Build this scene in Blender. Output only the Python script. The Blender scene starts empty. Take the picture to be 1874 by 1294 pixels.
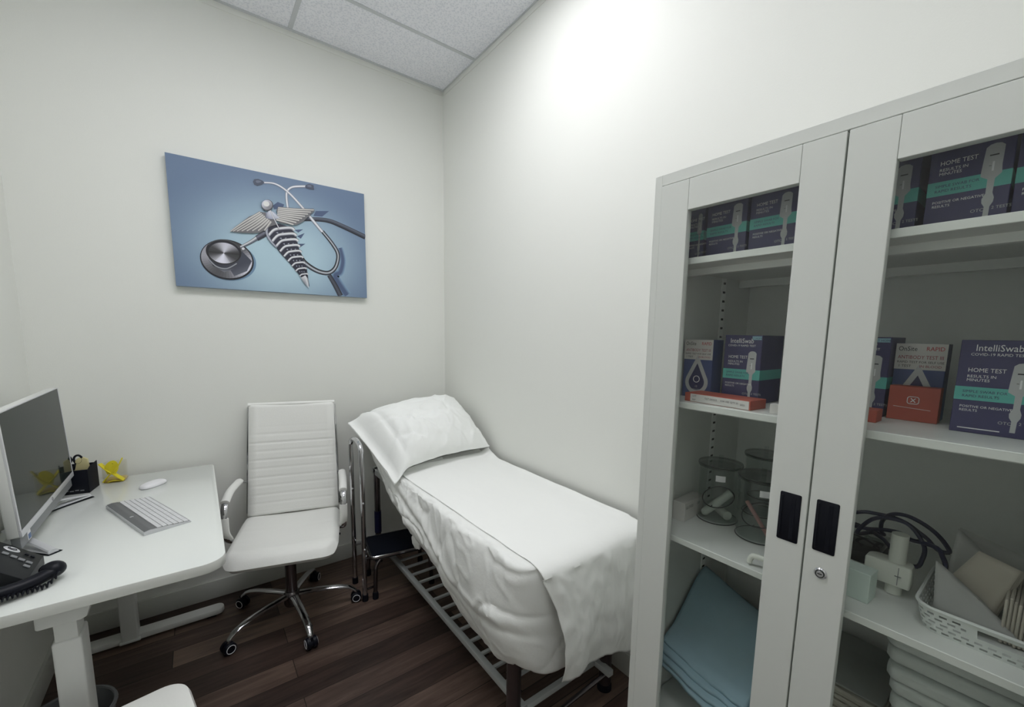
import bpy, bmesh, math, random
from mathutils import Vector, Matrix, noise
random.seed(7)
PI = math.pi
S = bpy.context.scene
COL = S.collection
R = math.radians

# ------------------------------------------------------------------ materials
def mat(name, col, rough=.5, metal=0, spec=.5, bump=0, bscale=60, var=0, vscale=8, coat=0, emit=None, strength=0, sheen=0, sub=0):
    m = bpy.data.materials.new(name); m.use_nodes = True
    nt = m.node_tree; b = nt.nodes['Principled BSDF']
    b.inputs['Base Color'].default_value = (*col, 1); b.inputs['Roughness'].default_value = rough
    b.inputs['Metallic'].default_value = metal; b.inputs['Specular IOR Level'].default_value = spec
    b.inputs['Coat Weight'].default_value = coat
    if sheen: b.inputs['Sheen Weight'].default_value = sheen
    if emit:
        b.inputs['Emission Color'].default_value = (*emit, 1); b.inputs['Emission Strength'].default_value = strength
    tc = nt.nodes.new('ShaderNodeTexCoord')
    if bump:
        n = nt.nodes.new('ShaderNodeTexNoise'); n.inputs['Scale'].default_value = bscale; n.inputs['Detail'].default_value = 4
        nt.links.new(tc.outputs['Object'], n.inputs['Vector'])
        bp = nt.nodes.new('ShaderNodeBump'); bp.inputs['Strength'].default_value = bump; bp.inputs['Distance'].default_value = .002
        nt.links.new(n.outputs['Fac'], bp.inputs['Height']); nt.links.new(bp.outputs['Normal'], b.inputs['Normal'])
    if var:
        n = nt.nodes.new('ShaderNodeTexNoise'); n.inputs['Scale'].default_value = vscale; n.inputs['Detail'].default_value = 3
        nt.links.new(tc.outputs['Object'], n.inputs['Vector'])
        r = nt.nodes.new('ShaderNodeMapRange'); r.inputs[3].default_value = 1 - var; r.inputs[4].default_value = 1 + var
        nt.links.new(n.outputs['Fac'], r.inputs[0])
        v = nt.nodes.new('ShaderNodeVectorMath'); v.operation = 'SCALE'; v.inputs[0].default_value = col
        nt.links.new(r.outputs[0], v.inputs['Scale']); nt.links.new(v.outputs[0], b.inputs['Base Color'])
    return m

def glass_mat(name, tint, gloss=.06, rough=.0):
    m = bpy.data.materials.new(name); m.use_nodes = True; nt = m.node_tree
    for n in list(nt.nodes): nt.nodes.remove(n)
    o = nt.nodes.new('ShaderNodeOutputMaterial'); t = nt.nodes.new('ShaderNodeBsdfTransparent'); g = nt.nodes.new('ShaderNodeBsdfGlossy')
    t.inputs[0].default_value = (*tint, 1); g.inputs['Roughness'].default_value = rough; g.inputs['Color'].default_value = (1, 1, 1, 1)
    f = nt.nodes.new('ShaderNodeFresnel'); f.inputs['IOR'].default_value = 1.3 + gloss * 2
    x = nt.nodes.new('ShaderNodeMixShader'); gm = nt.nodes.new('ShaderNodeNewGeometry')
    iv = nt.nodes.new('ShaderNodeMath'); iv.operation = 'SUBTRACT'; iv.inputs[0].default_value = 1; nt.links.new(gm.outputs['Backfacing'], iv.inputs[1])
    mu = nt.nodes.new('ShaderNodeMath'); mu.operation = 'MULTIPLY'; nt.links.new(f.outputs[0], mu.inputs[0]); nt.links.new(iv.outputs[0], mu.inputs[1])
    nt.links.new(mu.outputs[0], x.inputs[0]); nt.links.new(t.outputs[0], x.inputs[1]); nt.links.new(g.outputs[0], x.inputs[2])
    nt.links.new(x.outputs[0], o.inputs[0])
    return m

def attr_mat(name, rough=.6):
    m = bpy.data.materials.new(name); m.use_nodes = True; nt = m.node_tree
    a = nt.nodes.new('ShaderNodeVertexColor'); a.layer_name = 'ink'
    nt.links.new(a.outputs['Color'], nt.nodes['Principled BSDF'].inputs['Base Color'])
    nt.nodes['Principled BSDF'].inputs['Roughness'].default_value = rough
    return m

def wood_mat():
    m = bpy.data.materials.new('dark plank floor'); m.use_nodes = True; nt = m.node_tree; b = nt.nodes['Principled BSDF']
    N = nt.nodes.new; L = nt.links.new
    tc = N('ShaderNodeTexCoord')
    br = N('ShaderNodeTexBrick'); br.offset = .37; br.offset_frequency = 2
    for k, v in (('Scale', 1.0), ('Brick Width', 1.15), ('Row Height', .125), ('Mortar Size', .0016), ('Mortar Smooth', .2), ('Bias', 0)):
        br.inputs[k].default_value = v
    br.inputs['Color1'].default_value = (0, 0, 0, 1); br.inputs['Color2'].default_value = (1, 1, 1, 1); br.inputs['Mortar'].default_value = (.0, .0, .0, 1)
    L(tc.outputs['Object'], br.inputs['Vector'])
    # per plank offset of the grain
    sc = N('ShaderNodeVectorMath'); sc.operation = 'MULTIPLY'; sc.inputs[1].default_value = (1.6, 16, 1); L(tc.outputs['Object'], sc.inputs[0])
    ad = N('ShaderNodeVectorMath'); ad.operation = 'ADD'; L(sc.outputs[0], ad.inputs[0])
    s2 = N('ShaderNodeVectorMath'); s2.operation = 'SCALE'; s2.inputs['Scale'].default_value = 13; L(br.outputs['Color'], s2.inputs[0]); L(s2.outputs[0], ad.inputs[1])
    n = N('ShaderNodeTexNoise'); n.inputs['Scale'].default_value = 2.2; n.inputs['Detail'].default_value = 8; n.inputs['Roughness'].default_value = .65; n.inputs['Distortion'].default_value = .6
    L(ad.outputs[0], n.inputs['Vector'])
    mx = N('ShaderNodeMix'); mx.data_type = 'FLOAT'; mx.inputs[0].default_value = .45
    sx = N('ShaderNodeSeparateColor'); L(br.outputs['Color'], sx.inputs[0])
    L(n.outputs['Fac'], mx.inputs[2]); L(sx.outputs[0], mx.inputs[3])
    cr = N('ShaderNodeValToRGB'); e = cr.color_ramp.elements
    e[0].position = .22; e[0].color = (.020, .012, .010, 1); e[1].position = .78; e[1].color = (.21, .145, .112, 1)
    k = e.new(.5); k.color = (.078, .050, .040, 1)
    L(mx.outputs[0], cr.inputs[0])
    mm = N('ShaderNodeMix'); mm.data_type = 'RGBA'; L(br.outputs['Fac'], mm.inputs[0]); L(cr.outputs[0], mm.inputs[6]); mm.inputs[7].default_value = (.008, .005, .004, 1)
    L(mm.outputs[2], b.inputs['Base Color'])
    b.inputs['Roughness'].default_value = .42; b.inputs['Specular IOR Level'].default_value = .4
    bp = N('ShaderNodeBump'); bp.inputs['Strength'].default_value = .25; bp.inputs['Distance'].default_value = .001
    L(mx.outputs[0], bp.inputs['Height']); L(bp.outputs[0], b.inputs['Normal'])
    return m

def ceiling_mat():
    m = mat('acoustic tile', (.56, .585, .62), .9, spec=.2); nt = m.node_tree; b = nt.nodes['Principled BSDF']
    N = nt.nodes.new; L = nt.links.new; tc = N('ShaderNodeTexCoord')
    v = N('ShaderNodeTexVoronoi'); v.inputs['Scale'].default_value = 95; L(tc.outputs['Object'], v.inputs['Vector'])
    n = N('ShaderNodeTexNoise'); n.inputs['Scale'].default_value = 130; n.inputs['Detail'].default_value = 4; L(tc.outputs['Object'], n.inputs['Vector'])
    ml = N('ShaderNodeMath'); ml.operation = 'MULTIPLY'; L(v.outputs['Distance'], ml.inputs[0]); L(n.outputs['Fac'], ml.inputs[1])
    r = N('ShaderNodeValToRGB'); e = r.color_ramp.elements; e[0].position = .05; e[0].color = (.70, .72, .78, 1); e[1].position = .28; e[1].color = (.87, .875, .92, 1)
    L(ml.outputs[0], r.inputs[0]); L(r.outputs[0], b.inputs['Base Color'])
    bp = N('ShaderNodeBump'); bp.inputs['Strength'].default_value = .5; bp.inputs['Distance'].default_value = .004
    L(ml.outputs[0], bp.inputs['Height']); L(bp.outputs[0], b.inputs['Normal'])
    return m

M = dict(
    wall=mat('wall paint', (.775, .785, .745), .62, spec=.3, bump=.12, bscale=220),
    ceil=ceiling_mat(), tbar=mat('grid bar', (.58, .60, .62), .5), trim=mat('painted trim', (.60, .61, .575), .45),
    floor=wood_mat(),
    white=mat('white laminate', (.80, .83, .80), .16, spec=.5), edge=mat('white edge band', (.72, .73, .70), .35),
    wmetal=mat('white powder coat', (.70, .71, .69), .38), cab=mat('light grey painted steel', (.69, .71, .68), .36, bump=.04, bscale=400),
    cabin=mat('cabinet inside', (.84, .855, .835), .5), gap=mat('dark gap', (.02, .025, .02), .8),
    leather=mat('white leatherette', (.82, .825, .795), .42, bump=.25, bscale=300), stitch=mat('seam', (.42, .43, .40), .7),
    chrome=mat('chrome', (.62, .62, .64), .12, 1), dchrome=mat('dark chrome', (.22, .20, .21), .22, 1), purple=mat('plum brown tube', (.085, .065, .066), .3, .6),
    black=mat('black plastic', (.005, .006, .011), .4, spec=.22), matblack=mat('black rubber', (.006, .007, .012), .75, spec=.2), softblack=mat('dark grey plastic', (.016, .018, .020), .5, spec=.3),
    silver=mat('silver plastic', (.66, .67, .69), .3, .3), grey=mat('grey plastic', (.22, .23, .24), .4), dgrey=mat('grey key strip', (.15, .155, .16), .5),
    keyw=mat('white keycap', (.70, .71, .72), .5), screen=mat('dark glossy screen', (.020, .026, .023), .05, spec=.3),
    sheet=mat('white sheet', (.84, .85, .83), .75, bump=.25, bscale=90), paper=mat('white paper cover', (.89, .90, .88), .7, bump=.15, bscale=50),
    pillow=mat('white pillowcase', (.87, .885, .865), .75, bump=.2, bscale=70), vinyl=mat('white vinyl', (.7, .7, .68), .5),
    rack=mat('light grey tube', (.48, .50, .50), .42, bump=.2, bscale=300),
    bin=mat('grey bin', (.16, .165, .175), .45),
    navy=mat('navy carton', (.050, .046, .135), .45), navyd=mat('dark navy carton side', (.040, .038, .11), .5), teal=mat('teal print', (.11, .47, .42), .45),
    pwhite=mat('white print', (.84, .84, .86), .5), pgrey=mat('grey print', (.50, .51, .52), .5), pblack=mat('dark print', (.02, .02, .025), .5),
    red=mat('red carton', (.42, .085, .055), .5), redp=mat('red print', (.50, .03, .05), .5), maroon=mat('maroon print', (.30, .03, .06), .5),
    blue=mat('blue carton', (.06, .085, .22), .5), cartonw=mat('white carton', (.62, .60, .58), .55), lblue=mat('pale blue print', (.30, .52, .62), .5),
    glass=glass_mat('cabinet glass', (.975, .985, .978), .04), clear=glass_mat('clear acrylic', (.90, .92, .915), .10), rim=mat('dark rim', (.015, .018, .02), .3),
    lid=glass_mat('smoky lid', (.62, .65, .64), .10),
    pad=mat('pale blue pad', (.32, .465, .54), .8, var=.1, vscale=14, bump=.2), cable=mat('navy cable', (.012, .014, .05), .45),
    device=mat('ivory device', (.70, .72, .66), .4), mint=mat('pale mint carton', (.60, .70, .65), .55), pink=mat('pinkish stick', (.50, .26, .24), .6),
    basket=mat('white basket', (.66, .69, .67), .45), napkin=mat('beige paper', (.50, .465, .40), .85, var=.06, bump=.2), napkin2=mat('grey paper', (.42, .425, .41), .85, var=.06, bump=.2),
    greypad=mat('grey cloth', (.34, .36, .345), .9, bump=.3), edgepad=mat('beige edges', (.50, .48, .42), .85), towel=mat('white towel', (.62, .66, .64), .9, bump=.4, bscale=150),
    yellow=mat('yellow ribbon', (.72, .62, .02), .45), pyellow=mat('pale yellow plastic', (.62, .56, .30), .4), amber=mat('amber base', (.48, .34, .05), .4),
    bag=glass_mat('clear film', (.93, .92, .86), .10), lamp=mat('lamp diffuser', (.9, .9, .9), .5, emit=(.985, .98, 1.02), strength=10.2),
    fill_lamp=mat('fill lamp diffuser', (.9, .9, .9), .5, emit=(.985, .98, 1.02), strength=6.8),
    ink=attr_mat('canvas print', .55), canvas=mat('canvas edge', (.30, .37, .46), .7, bump=.3, bscale=500), sticker=mat('sticker blue', (.05, .12, .30), .4),
)

M['screen'].node_tree.nodes['Principled BSDF'].inputs['IOR'].default_value = 1.2
# ------------------------------------------------------------------ mesh builder
class MB:
    def __init__(s): s.bm = bmesh.new(); s.mats = []; s.ink = None
    def mi(s, m):
        m = M[m] if isinstance(m, str) else m
        if m not in s.mats: s.mats.append(m)
        return s.mats.index(m)
    def _fin(s, geom_faces, m, mx=None, verts=None):
        i = s.mi(m)
        for f in geom_faces: f.material_index = i
        if mx is not None and verts: bmesh.ops.transform(s.bm, matrix=mx, verts=verts)
    def box(s, lo, hi, m, bev=0, seg=2, mx=None):
        lo = Vector(lo); hi = Vector(hi)
        r = bmesh.ops.create_cube(s.bm, size=1); vs = r['verts']
        bmesh.ops.transform(s.bm, matrix=Matrix.Translation((lo + hi) / 2) @ Matrix.Diagonal((*(hi - lo), 1)), verts=vs)
        fs = set(f for v in vs for f in v.link_faces)
        if bev:
            es = list(set(e for v in vs for e in v.link_edges))
            q = bmesh.ops.bevel(s.bm, geom=es, offset=bev, segments=seg, profile=.5, affect='EDGES', clamp_overlap=True)
            seen = set(); st = [q['faces'][0]]
            while st:
                f = st.pop()
                if f in seen: continue
                seen.add(f)
                for e in f.edges: st += [g for g in e.link_faces if g not in seen]
            fs = seen
        vs = list(set(v for f in fs for v in f.verts)); s._fin(fs, m, mx, vs); return s
    def frames(s, pts, closed=False):
        n = len(pts); T = []
        for i in range(n):
            a = pts[i - 1] if (i > 0 or closed) else pts[0]; b = pts[(i + 1) % n] if (i < n - 1 or closed) else pts[-1]
            T.append((b - a).normalized())
        up = Vector((0, 0, 1)) if abs(T[0].z) < .9 else Vector((0, 1, 0))
        N = [(up - T[0] * up.dot(T[0])).normalized()]
        for i in range(1, n):
            v = N[-1] - T[i] * N[-1].dot(T[i]); N.append(v.normalized() if v.length > 1e-6 else N[-1])
        return T, N
    def tube(s, pts, r, m, seg=10, closed=False, caps=True, flat=None, smooth_n=0):
        pts = [Vector(p) for p in pts]
        if smooth_n: pts = crom(pts, smooth_n, closed)
        T, N = s.frames(pts, closed); rings = []; n = len(pts)
        rr = r if isinstance(r, (list, tuple)) else [r] * n
        if len(rr) != n: rr = [rr[min(len(rr) - 1, int(i / max(1, n - 1) * (len(rr) - 1) + .5))] for i in range(n)]
        for i in range(n):
            B = T[i].cross(N[i]); ring = []
            for k in range(seg):
                a = 2 * PI * k / seg; fx, fy = (flat or (1, 1))
                ring.append(s.bm.verts.new(pts[i] + (N[i] * math.cos(a) * fx + B * math.sin(a) * fy) * rr[i]))
            rings.append(ring)
        fs = []
        for i in range(n if closed else n - 1):
            a, b = rings[i], rings[(i + 1) % n]
            for k in range(seg): fs.append(s.bm.faces.new((a[k], a[(k + 1) % seg], b[(k + 1) % seg], b[k])))
        if caps and not closed: fs.append(s.bm.faces.new(rings[0][::-1])); fs.append(s.bm.faces.new(rings[-1]))
        s._fin(fs, m); return s
    def lathe(s, prof, m, c=(0, 0, 0), seg=32, mx=None, sx=1, sy=1):
        rings = []; c = Vector(c)
        for r, z in prof:
            if r < 1e-6: rings.append([s.bm.verts.new(c + Vector((0, 0, z)))])
            else: rings.append([s.bm.verts.new(c + Vector((r * math.cos(2 * PI * k / seg) * sx, r * math.sin(2 * PI * k / seg) * sy, z))) for k in range(seg)])
        fs = []
        for a, b in zip(rings, rings[1:]):
            for k in range(seg):
                k2 = (k + 1) % seg
                if len(a) == 1 and len(b) == 1: continue
                if len(a) == 1: fs.append(s.bm.faces.new((a[0], b[k2], b[k])))
                elif len(b) == 1: fs.append(s.bm.faces.new((a[k], a[k2], b[0])))
                else: fs.append(s.bm.faces.new((a[k], a[k2], b[k2], b[k])))
        s._fin(fs, m, mx, [v for g in rings for v in g]); return s
    def prism(s, pts, h, m, mx=None, bev=0, side=None):
        vs = [s.bm.verts.new((p[0], p[1], 0)) for p in pts]; f = s.bm.faces.new(vs); fs = [f]
        if h:
            q = bmesh.ops.extrude_face_region(s.bm, geom=[f]); nv = [g for g in q['geom'] if isinstance(g, bmesh.types.BMVert)]
            bmesh.ops.translate(s.bm, vec=(0, 0, h), verts=nv); vs = vs + nv
            fs = list(set(g for v in vs for g in v.link_faces))
            if bev:
                es = [e for e in set(e for v in vs for e in v.link_edges) if abs(e.verts[0].co.z - e.verts[1].co.z) < 1e-7]
                q = bmesh.ops.bevel(s.bm, geom=es, offset=bev, segments=2, profile=.5, affect='EDGES', clamp_overlap=True)
                seen = set(); st = [q['faces'][0]]
                while st:
                    g = st.pop()
                    if g in seen: continue
                    seen.add(g)
                    for e in g.edges: st += [k for k in e.link_faces if k not in seen]
                fs = list(seen); vs = list(set(v for g in fs for v in g.verts))
        s._fin(fs, m)
        if side is not None:
            i = s.mi(side)
            for g in fs:
                g.normal_update()
                if abs(g.normal.z) < .5: g.material_index = i
        if mx is not None: bmesh.ops.transform(s.bm, matrix=mx, verts=vs)
        return s
    def grid(s, fn, nu, nv, m, skip=None, wrap=False):
        V = [[s.bm.verts.new(fn(i / nu, j / nv)) for j in range(nv + 1)] for i in range(nu + (0 if wrap else 1))]
        fs = []
        for i in range(nu):
            for j in range(nv):
                if skip and skip(i, j): continue
                a = V[i]; b = V[(i + 1) % len(V)]
                fs.append(s.bm.faces.new((a[j], b[j], b[j + 1], a[j + 1])))
        s._fin(fs, m); return s
    def ball(s, c, r, m, mx=None, u=16, v=10):
        q = bmesh.ops.create_uvsphere(s.bm, u_segments=u, v_segments=v, radius=1); vs = q['verts']
        r = r if isinstance(r, (tuple, list)) else (r, r, r)
        bmesh.ops.transform(s.bm, matrix=Matrix.Translation(c) @ (mx or Matrix()) @ Matrix.Diagonal((*r, 1)), verts=vs)
        s._fin(set(f for w in vs for f in w.link_faces), m); return s
    def text(s, body, size, m, mx, align='LEFT', sx=1.0):
        cu = bpy.data.curves.new('lettering', 'FONT'); cu.body = body; cu.size = size; cu.align_x = align; cu.resolution_u = 2
        ob = bpy.data.objects.new('lettering', cu); me = bpy.data.meshes.new_from_object(ob)
        v0 = set(s.bm.verts); f0 = set(s.bm.faces); s.bm.from_mesh(me)
        vs = [v for v in s.bm.verts if v not in v0]; s._fin([f for f in s.bm.faces if f not in f0], m, mx @ Matrix.Diagonal((sx, 1, 1, 1)), vs)
        bpy.data.objects.remove(ob); bpy.data.curves.remove(cu); bpy.data.meshes.remove(me); return s
    def build(s, name, parent=None, world=True, smooth=True, angle=35, solid=0, subdiv=0):
        me = bpy.data.meshes.new(name)
        for v in s.bm.verts: pass
        bmesh.ops.remove_doubles(s.bm, verts=s.bm.verts, dist=1e-6) if False else None
        bmesh.ops.recalc_face_normals(s.bm, faces=s.bm.faces) if not getattr(s, 'norec', False) else None
        if parent is not None and world:
            bmesh.ops.transform(s.bm, matrix=WM[root_of(parent)].inverted(), verts=s.bm.verts)
        s.bm.to_mesh(me); s.bm.free()
        for m in s.mats: me.materials.append(m)
        if smooth:
            me.polygons.foreach_set('use_smooth', [True] * len(me.polygons)); me.set_sharp_from_angle(angle=R(angle))
        o = bpy.data.objects.new(name, me); COL.objects.link(o)
        if parent is not None: o.parent = parent
        else: WM[o.name] = Matrix()
        if solid:
            md = o.modifiers.new('thickness', 'SOLIDIFY'); md.thickness = solid; md.offset = 0
        if subdiv:
            md = o.modifiers.new('smooth', 'SUBSURF'); md.levels = subdiv; md.render_levels = subdiv
        return o
WM = {}
def root_of(o):
    while o.parent: o = o.parent
    return o.name
def crom(p, n, closed=False):
    out = []; N = len(p)
    for i in range(N if closed else N - 1):
        a = p[i - 1] if (i > 0 or closed) else p[0]; b = p[i]; c = p[(i + 1) % N]; d = p[(i + 2) % N] if (i + 2 < N or closed) else p[-1]
        for k in range(n):
            t = k / n
            out.append(.5 * ((2 * b) + (c - a) * t + (2 * a - 5 * b + 4 * c - d) * t * t + (3 * b - a - 3 * c + d) * t ** 3))
    if not closed: out.append(p[-1].copy())
    return out
def T(x, y, z): return Matrix.Translation((x, y, z))
def RZ(d): return Matrix.Rotation(R(d), 4, 'Z')
def RX(d): return Matrix.Rotation(R(d), 4, 'X')
def RY(d): return Matrix.Rotation(R(d), 4, 'Y')
def tag(o, label, cat, group=None, kind=None):
    o['label'] = label; o['category'] = cat
    if group: o['group'] = group
    if kind: o['kind'] = kind
    return o
def thing(name, label, cat, loc, rz=0, group=None):
    o = bpy.data.objects.new(name, None); COL.objects.link(o); o.empty_display_size = .05
    o.location = loc; o.rotation_euler = (0, 0, R(rz)); WM[o.name] = T(*loc) @ RZ(rz)
    return tag(o, label, cat, group)
def struct(mb, name, label, cat, **k):
    o = mb.build(name, **k); o['label'] = label; o['category'] = cat; o['kind'] = 'structure'; return o
def rrect(x0, y0, x1, y1, r, n=6):
    r = r if isinstance(r, (tuple, list)) else (r,) * 4   # order: x1y1, x0y1, x0y0, x1y0
    P = []
    for (cx, cy, a0), q in zip(((x1, y1, 0), (x0, y1, 90), (x0, y0, 180), (x1, y0, 270)), r):
        sx = -1 if cx == x1 else 1; sy = -1 if cy == y1 else 1
        if q == 0: P.append((cx, cy)); continue
        for k in range(n + 1):
            a = R(a0 + 90 * k / n); P.append((cx + sx * q + q * math.cos(a), cy + sy * q + q * math.sin(a)))
    return P
def nz(x, y, z=0): return noise.noise(Vector((x, y, z)))
def lerp(a, b, t): return a + (b - a) * t
def interp(x, tab):
    if x <= tab[0][0]: return tab[0][1]
    for (a, va), (b, vb) in zip(tab, tab[1:]):
        if x <= b: return va + (vb - va) * (x - a) / (b - a)
    return tab[-1][1]
def sst(a, b, x):
    t = min(1, max(0, (x - a) / (b - a))); return t * t * (3 - 2 * t)

# ------------------------------------------------------------------ room
W, H, YF = 1.984, 3.05, -3.45
struct(MB().box((-W - .1, YF - .1, -.06), (.1, .1, 0), 'floor'), 'floor', 'dark brown wood plank floor', 'floor')
struct(MB().box((-W - .1, YF - .1, H), (.1, .1, H + .08), 'ceil'), 'ceiling', 'speckled acoustic tile ceiling', 'ceiling')
struct(MB().box((-W - .1, 0, 0), (.1, .1, H), 'wall'), 'wall_back', 'off white wall behind the desk chair, carrying the canvas', 'wall')
struct(MB().box((0, YF, 0), (.1, 0, H), 'wall'), 'wall_right', 'off white wall along the bed and the cabinet', 'wall')
struct(MB().box((-W - .1, YF, 0), (-W, 0, H), 'wall'), 'wall_left', 'off white wall beside the desk', 'wall')
struct(MB().box((-W - .1, YF - .1, 0), (.1, YF, H), 'wall'), 'wall_front', 'off white wall facing the back wall', 'wall')
bb = .1
struct(MB().box((-W, -.013, 0), (0, 0, bb), 'trim', .003), 'baseboard_back', 'painted baseboard under the back wall', 'baseboard')
struct(MB().box((-.013, YF, 0), (0, -.013, bb), 'trim', .003), 'baseboard_right', 'painted baseboard under the right wall', 'baseboard')
struct(MB().box((-W, YF, 0), (-W + .013, -.013, bb), 'trim', .003), 'baseboard_left', 'painted baseboard under the left wall', 'baseboard')
t = MB().box((-W, -.0035, H - .03), (0, 0, H), 'wall', .001); t.box((-W, -.022, H - .003), (0, 0, H), 'tbar')
struct(t, 'trim_1', 'ceiling wall angle along the back wall', 'trim')
t = MB().box((-.0035, YF, H - .03), (0, -.022, H), 'wall', .001); t.box((-.012, YF, H - .003), (0, -.022, H), 'tbar')
struct(t, 'trim_2', 'ceiling wall angle along the right wall', 'trim')
t = MB()
for y in (-.42, -1.03, -1.64, -2.25, -2.86): t.box((-W, y - .011, H - .0025), (-.012, y + .011, H), 'tbar', .0006)
t.box((-.913, -1.03, H - .0022), (-.891, -.022, H), 'tbar', .0006); t.box((-.913, YF, H - .0022), (-.891, -1.64, H), 'tbar', .0006)
struct(t, 'trim_3', 'grid bars between the ceiling tiles', 'trim')

# ceiling lights: the long panel and an added fill panel
def panel(label, LX0, LX1, LY0, LY1, m):
    lt = thing('ceiling_light', label, 'light', ((LX0 + LX1) / 2, (LY0 + LY1) / 2, H), 0, 'ceiling light panels')
    f = MB()
    f.box((LX0, LY0, H - .012), (LX1, LY0 + .025, H - .003), 'wmetal'); f.box((LX0, LY1 - .025, H - .012), (LX1, LY1, H - .003), 'wmetal')
    f.box((LX0, LY0 + .025, H - .012), (LX0 + .025, LY1 - .025, H - .003), 'wmetal'); f.box((LX1 - .025, LY0 + .025, H - .012), (LX1, LY1 - .025, H - .003), 'wmetal')
    f.build('frame', lt)
    MB().box((LX0 + .026, LY0 + .026, H - .009), (LX1 - .026, LY1 - .026, H - .004), m).build('diffuser', lt)
panel('long ceiling light panel above the bed and the desk', -1.53, -.325, -1.628, -1.042, 'lamp')
panel('added square fill light panel, unseen above the room beside the cabinet', -1.49, -.91, -2.848, -2.262, 'fill_lamp')  # added fill, out of view, brightens the cabinet front and back wall

# ------------------------------------------------------------------ canvas
cv = thing('wall_canvas', 'blue canvas print of a stethoscope and winged staff on the back wall', 'picture', (-1.004, 0, 1.672))
CX0, CX1, CZ0, CZ1, CYF = -1.4616, -.5462, 1.6721, 2.2861, -.035
MB().box((CX0, CYF, CZ0), (CX1, -.001, CZ1), 'canvas', .002).build('stretched_canvas', cv)
def homog(src, dst):
    A = []; b = []
    for (x, y), (u, v) in zip(src, dst):
        A.append([x, y, 1, 0, 0, 0, -u * x, -u * y]); b.append(u); A.append([0, 0, 0, x, y, 1, -v * x, -v * y]); b.append(v)
    n = 8
    for i in range(n):
        p = max(range(i, n), key=lambda r: abs(A[r][i])); A[i], A[p] = A[p], A[i]; b[i], b[p] = b[p], b[i]
        for r in range(n):
            if r != i:
                k = A[r][i] / A[i][i]
                A[r] = [a - k * c for a, c in zip(A[r], A[i])]; b[r] -= k * b[i]
    h = [b[i] / A[i][i] for i in range(n)] + [1]
    return lambda x, y: ((h[0] * x + h[1] * y + h[2]) / (h[6] * x + h[7] * y + 1), (h[3] * x + h[4] * y + h[5]) / (h[6] * x + h[7] * y + 1))
HM = homog([(95, 78), (1672, 403), (1690, 1225), (175, 1140)], [(CX0, CZ1), (CX1, CZ1), (CX1, CZ0), (CX0, CZ0)])
pr = MB(); ink = pr.bm.loops.layers.float_color.new('ink'); LAY = [0]
def lin(c): return tuple((k / 255 / 12.92 if k / 255 <= .04045 else ((k / 255 + .055) / 1.055) ** 2.4) for k in c)
def P3(x, y, l):
    u, v = HM(x, y); return (min(CX1, max(CX0, u)), CYF - .0003 - .00012 * l, min(CZ1, max(CZ0, v)))
def poly(pts, cols, l=None):
    """printed patch; cols is one colour or one per point"""
    if l is None: LAY[0] += 1; l = LAY[0]
    vs = [pr.bm.verts.new(P3(x, y, l)) for x, y in pts]
    try: fc = pr.bm.faces.new(vs)
    except ValueError: return
    fc.material_index = 0
    for i, lp in enumerate(fc.loops):
        c = cols[i] if isinstance(cols, list) else cols
        lp[ink] = (*lin(c), 1)
pr.mi('ink')
def bgcol(x, y):
    u, v = HM(x, y); fu = (u - CX0) / (CX1 - CX0); fv = (v - CZ0) / (CZ1 - CZ0)
    d = math.hypot((fu - .52) / .62, (fv - .30) / .72); t = min(1, max(0, d - .15) / .85); t = t * t * (3 - 2 * t)
    return tuple(lerp(a, b, t) for a, b in zip((176, 204, 218), (104, 126, 158)))
NX, NY = 36, 24
def inv(fu, fv):   # canvas fraction to traced coordinates
    return fu, fv
LAY[0] = 0
for i in range(NX):
    for j in range(NY):
        q = []
        for a, b in ((i, j), (i + 1, j), (i + 1, j + 1), (i, j + 1)):
            u = lerp(CX0 + .0015, CX1 - .0015, a / NX); v = lerp(CZ0 + .0015, CZ1 - .0015, b / NY); q.append((u, v, a / NX, b / NY))
        vs = [pr.bm.verts.new((u, CYF - .0003, v)) for u, v, _, _ in q]; fc = pr.bm.faces.new(vs)
        for lp, (u, v, fu, fv) in zip(fc.loops, q):
            d = math.hypot((fu - .50) / .66, (fv - .33) / .74); t = min(1, max(0, d - .18) / .80); t = t * t * (3 - 2 * t)
            c = tuple(lerp(a, b, t) for a, b in zip((174, 201, 214), (104, 124, 152))); lp[ink] = (*lin(c), 1)
def ribbon(pts, w, cols, sm=8, l=None):
    """strip with colours across its width"""
    p = crom([Vector((x, y, 0)) for x, y in pts], sm); n = len(p)
    ww = w if isinstance(w, (list, tuple)) else [w, w]
    if l is None: LAY[0] += 1; l = LAY[0]
    k = len(cols) - 1
    for i in range(n - 1):
        row = []
        for q in (i, i + 1):
            a = p[max(0, q - 1)]; b = p[min(n - 1, q + 1)]; d = (b - a).normalized(); nn = Vector((-d.y, d.x, 0)); h = lerp(ww[0], ww[-1], q / (n - 1))
            row.append([(p[q] + nn * h * (j / k - .5)) for j in range(k + 1)])
        for j in range(k):
            A, B, C_, D = row[0][j], row[1][j], row[1][j + 1], row[0][j + 1]
            poly([(A.x, A.y), (B.x, B.y), (C_.x, C_.y), (D.x, D.y)], [cols[j], cols[j], cols[j + 1], cols[j + 1]], l)
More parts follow.
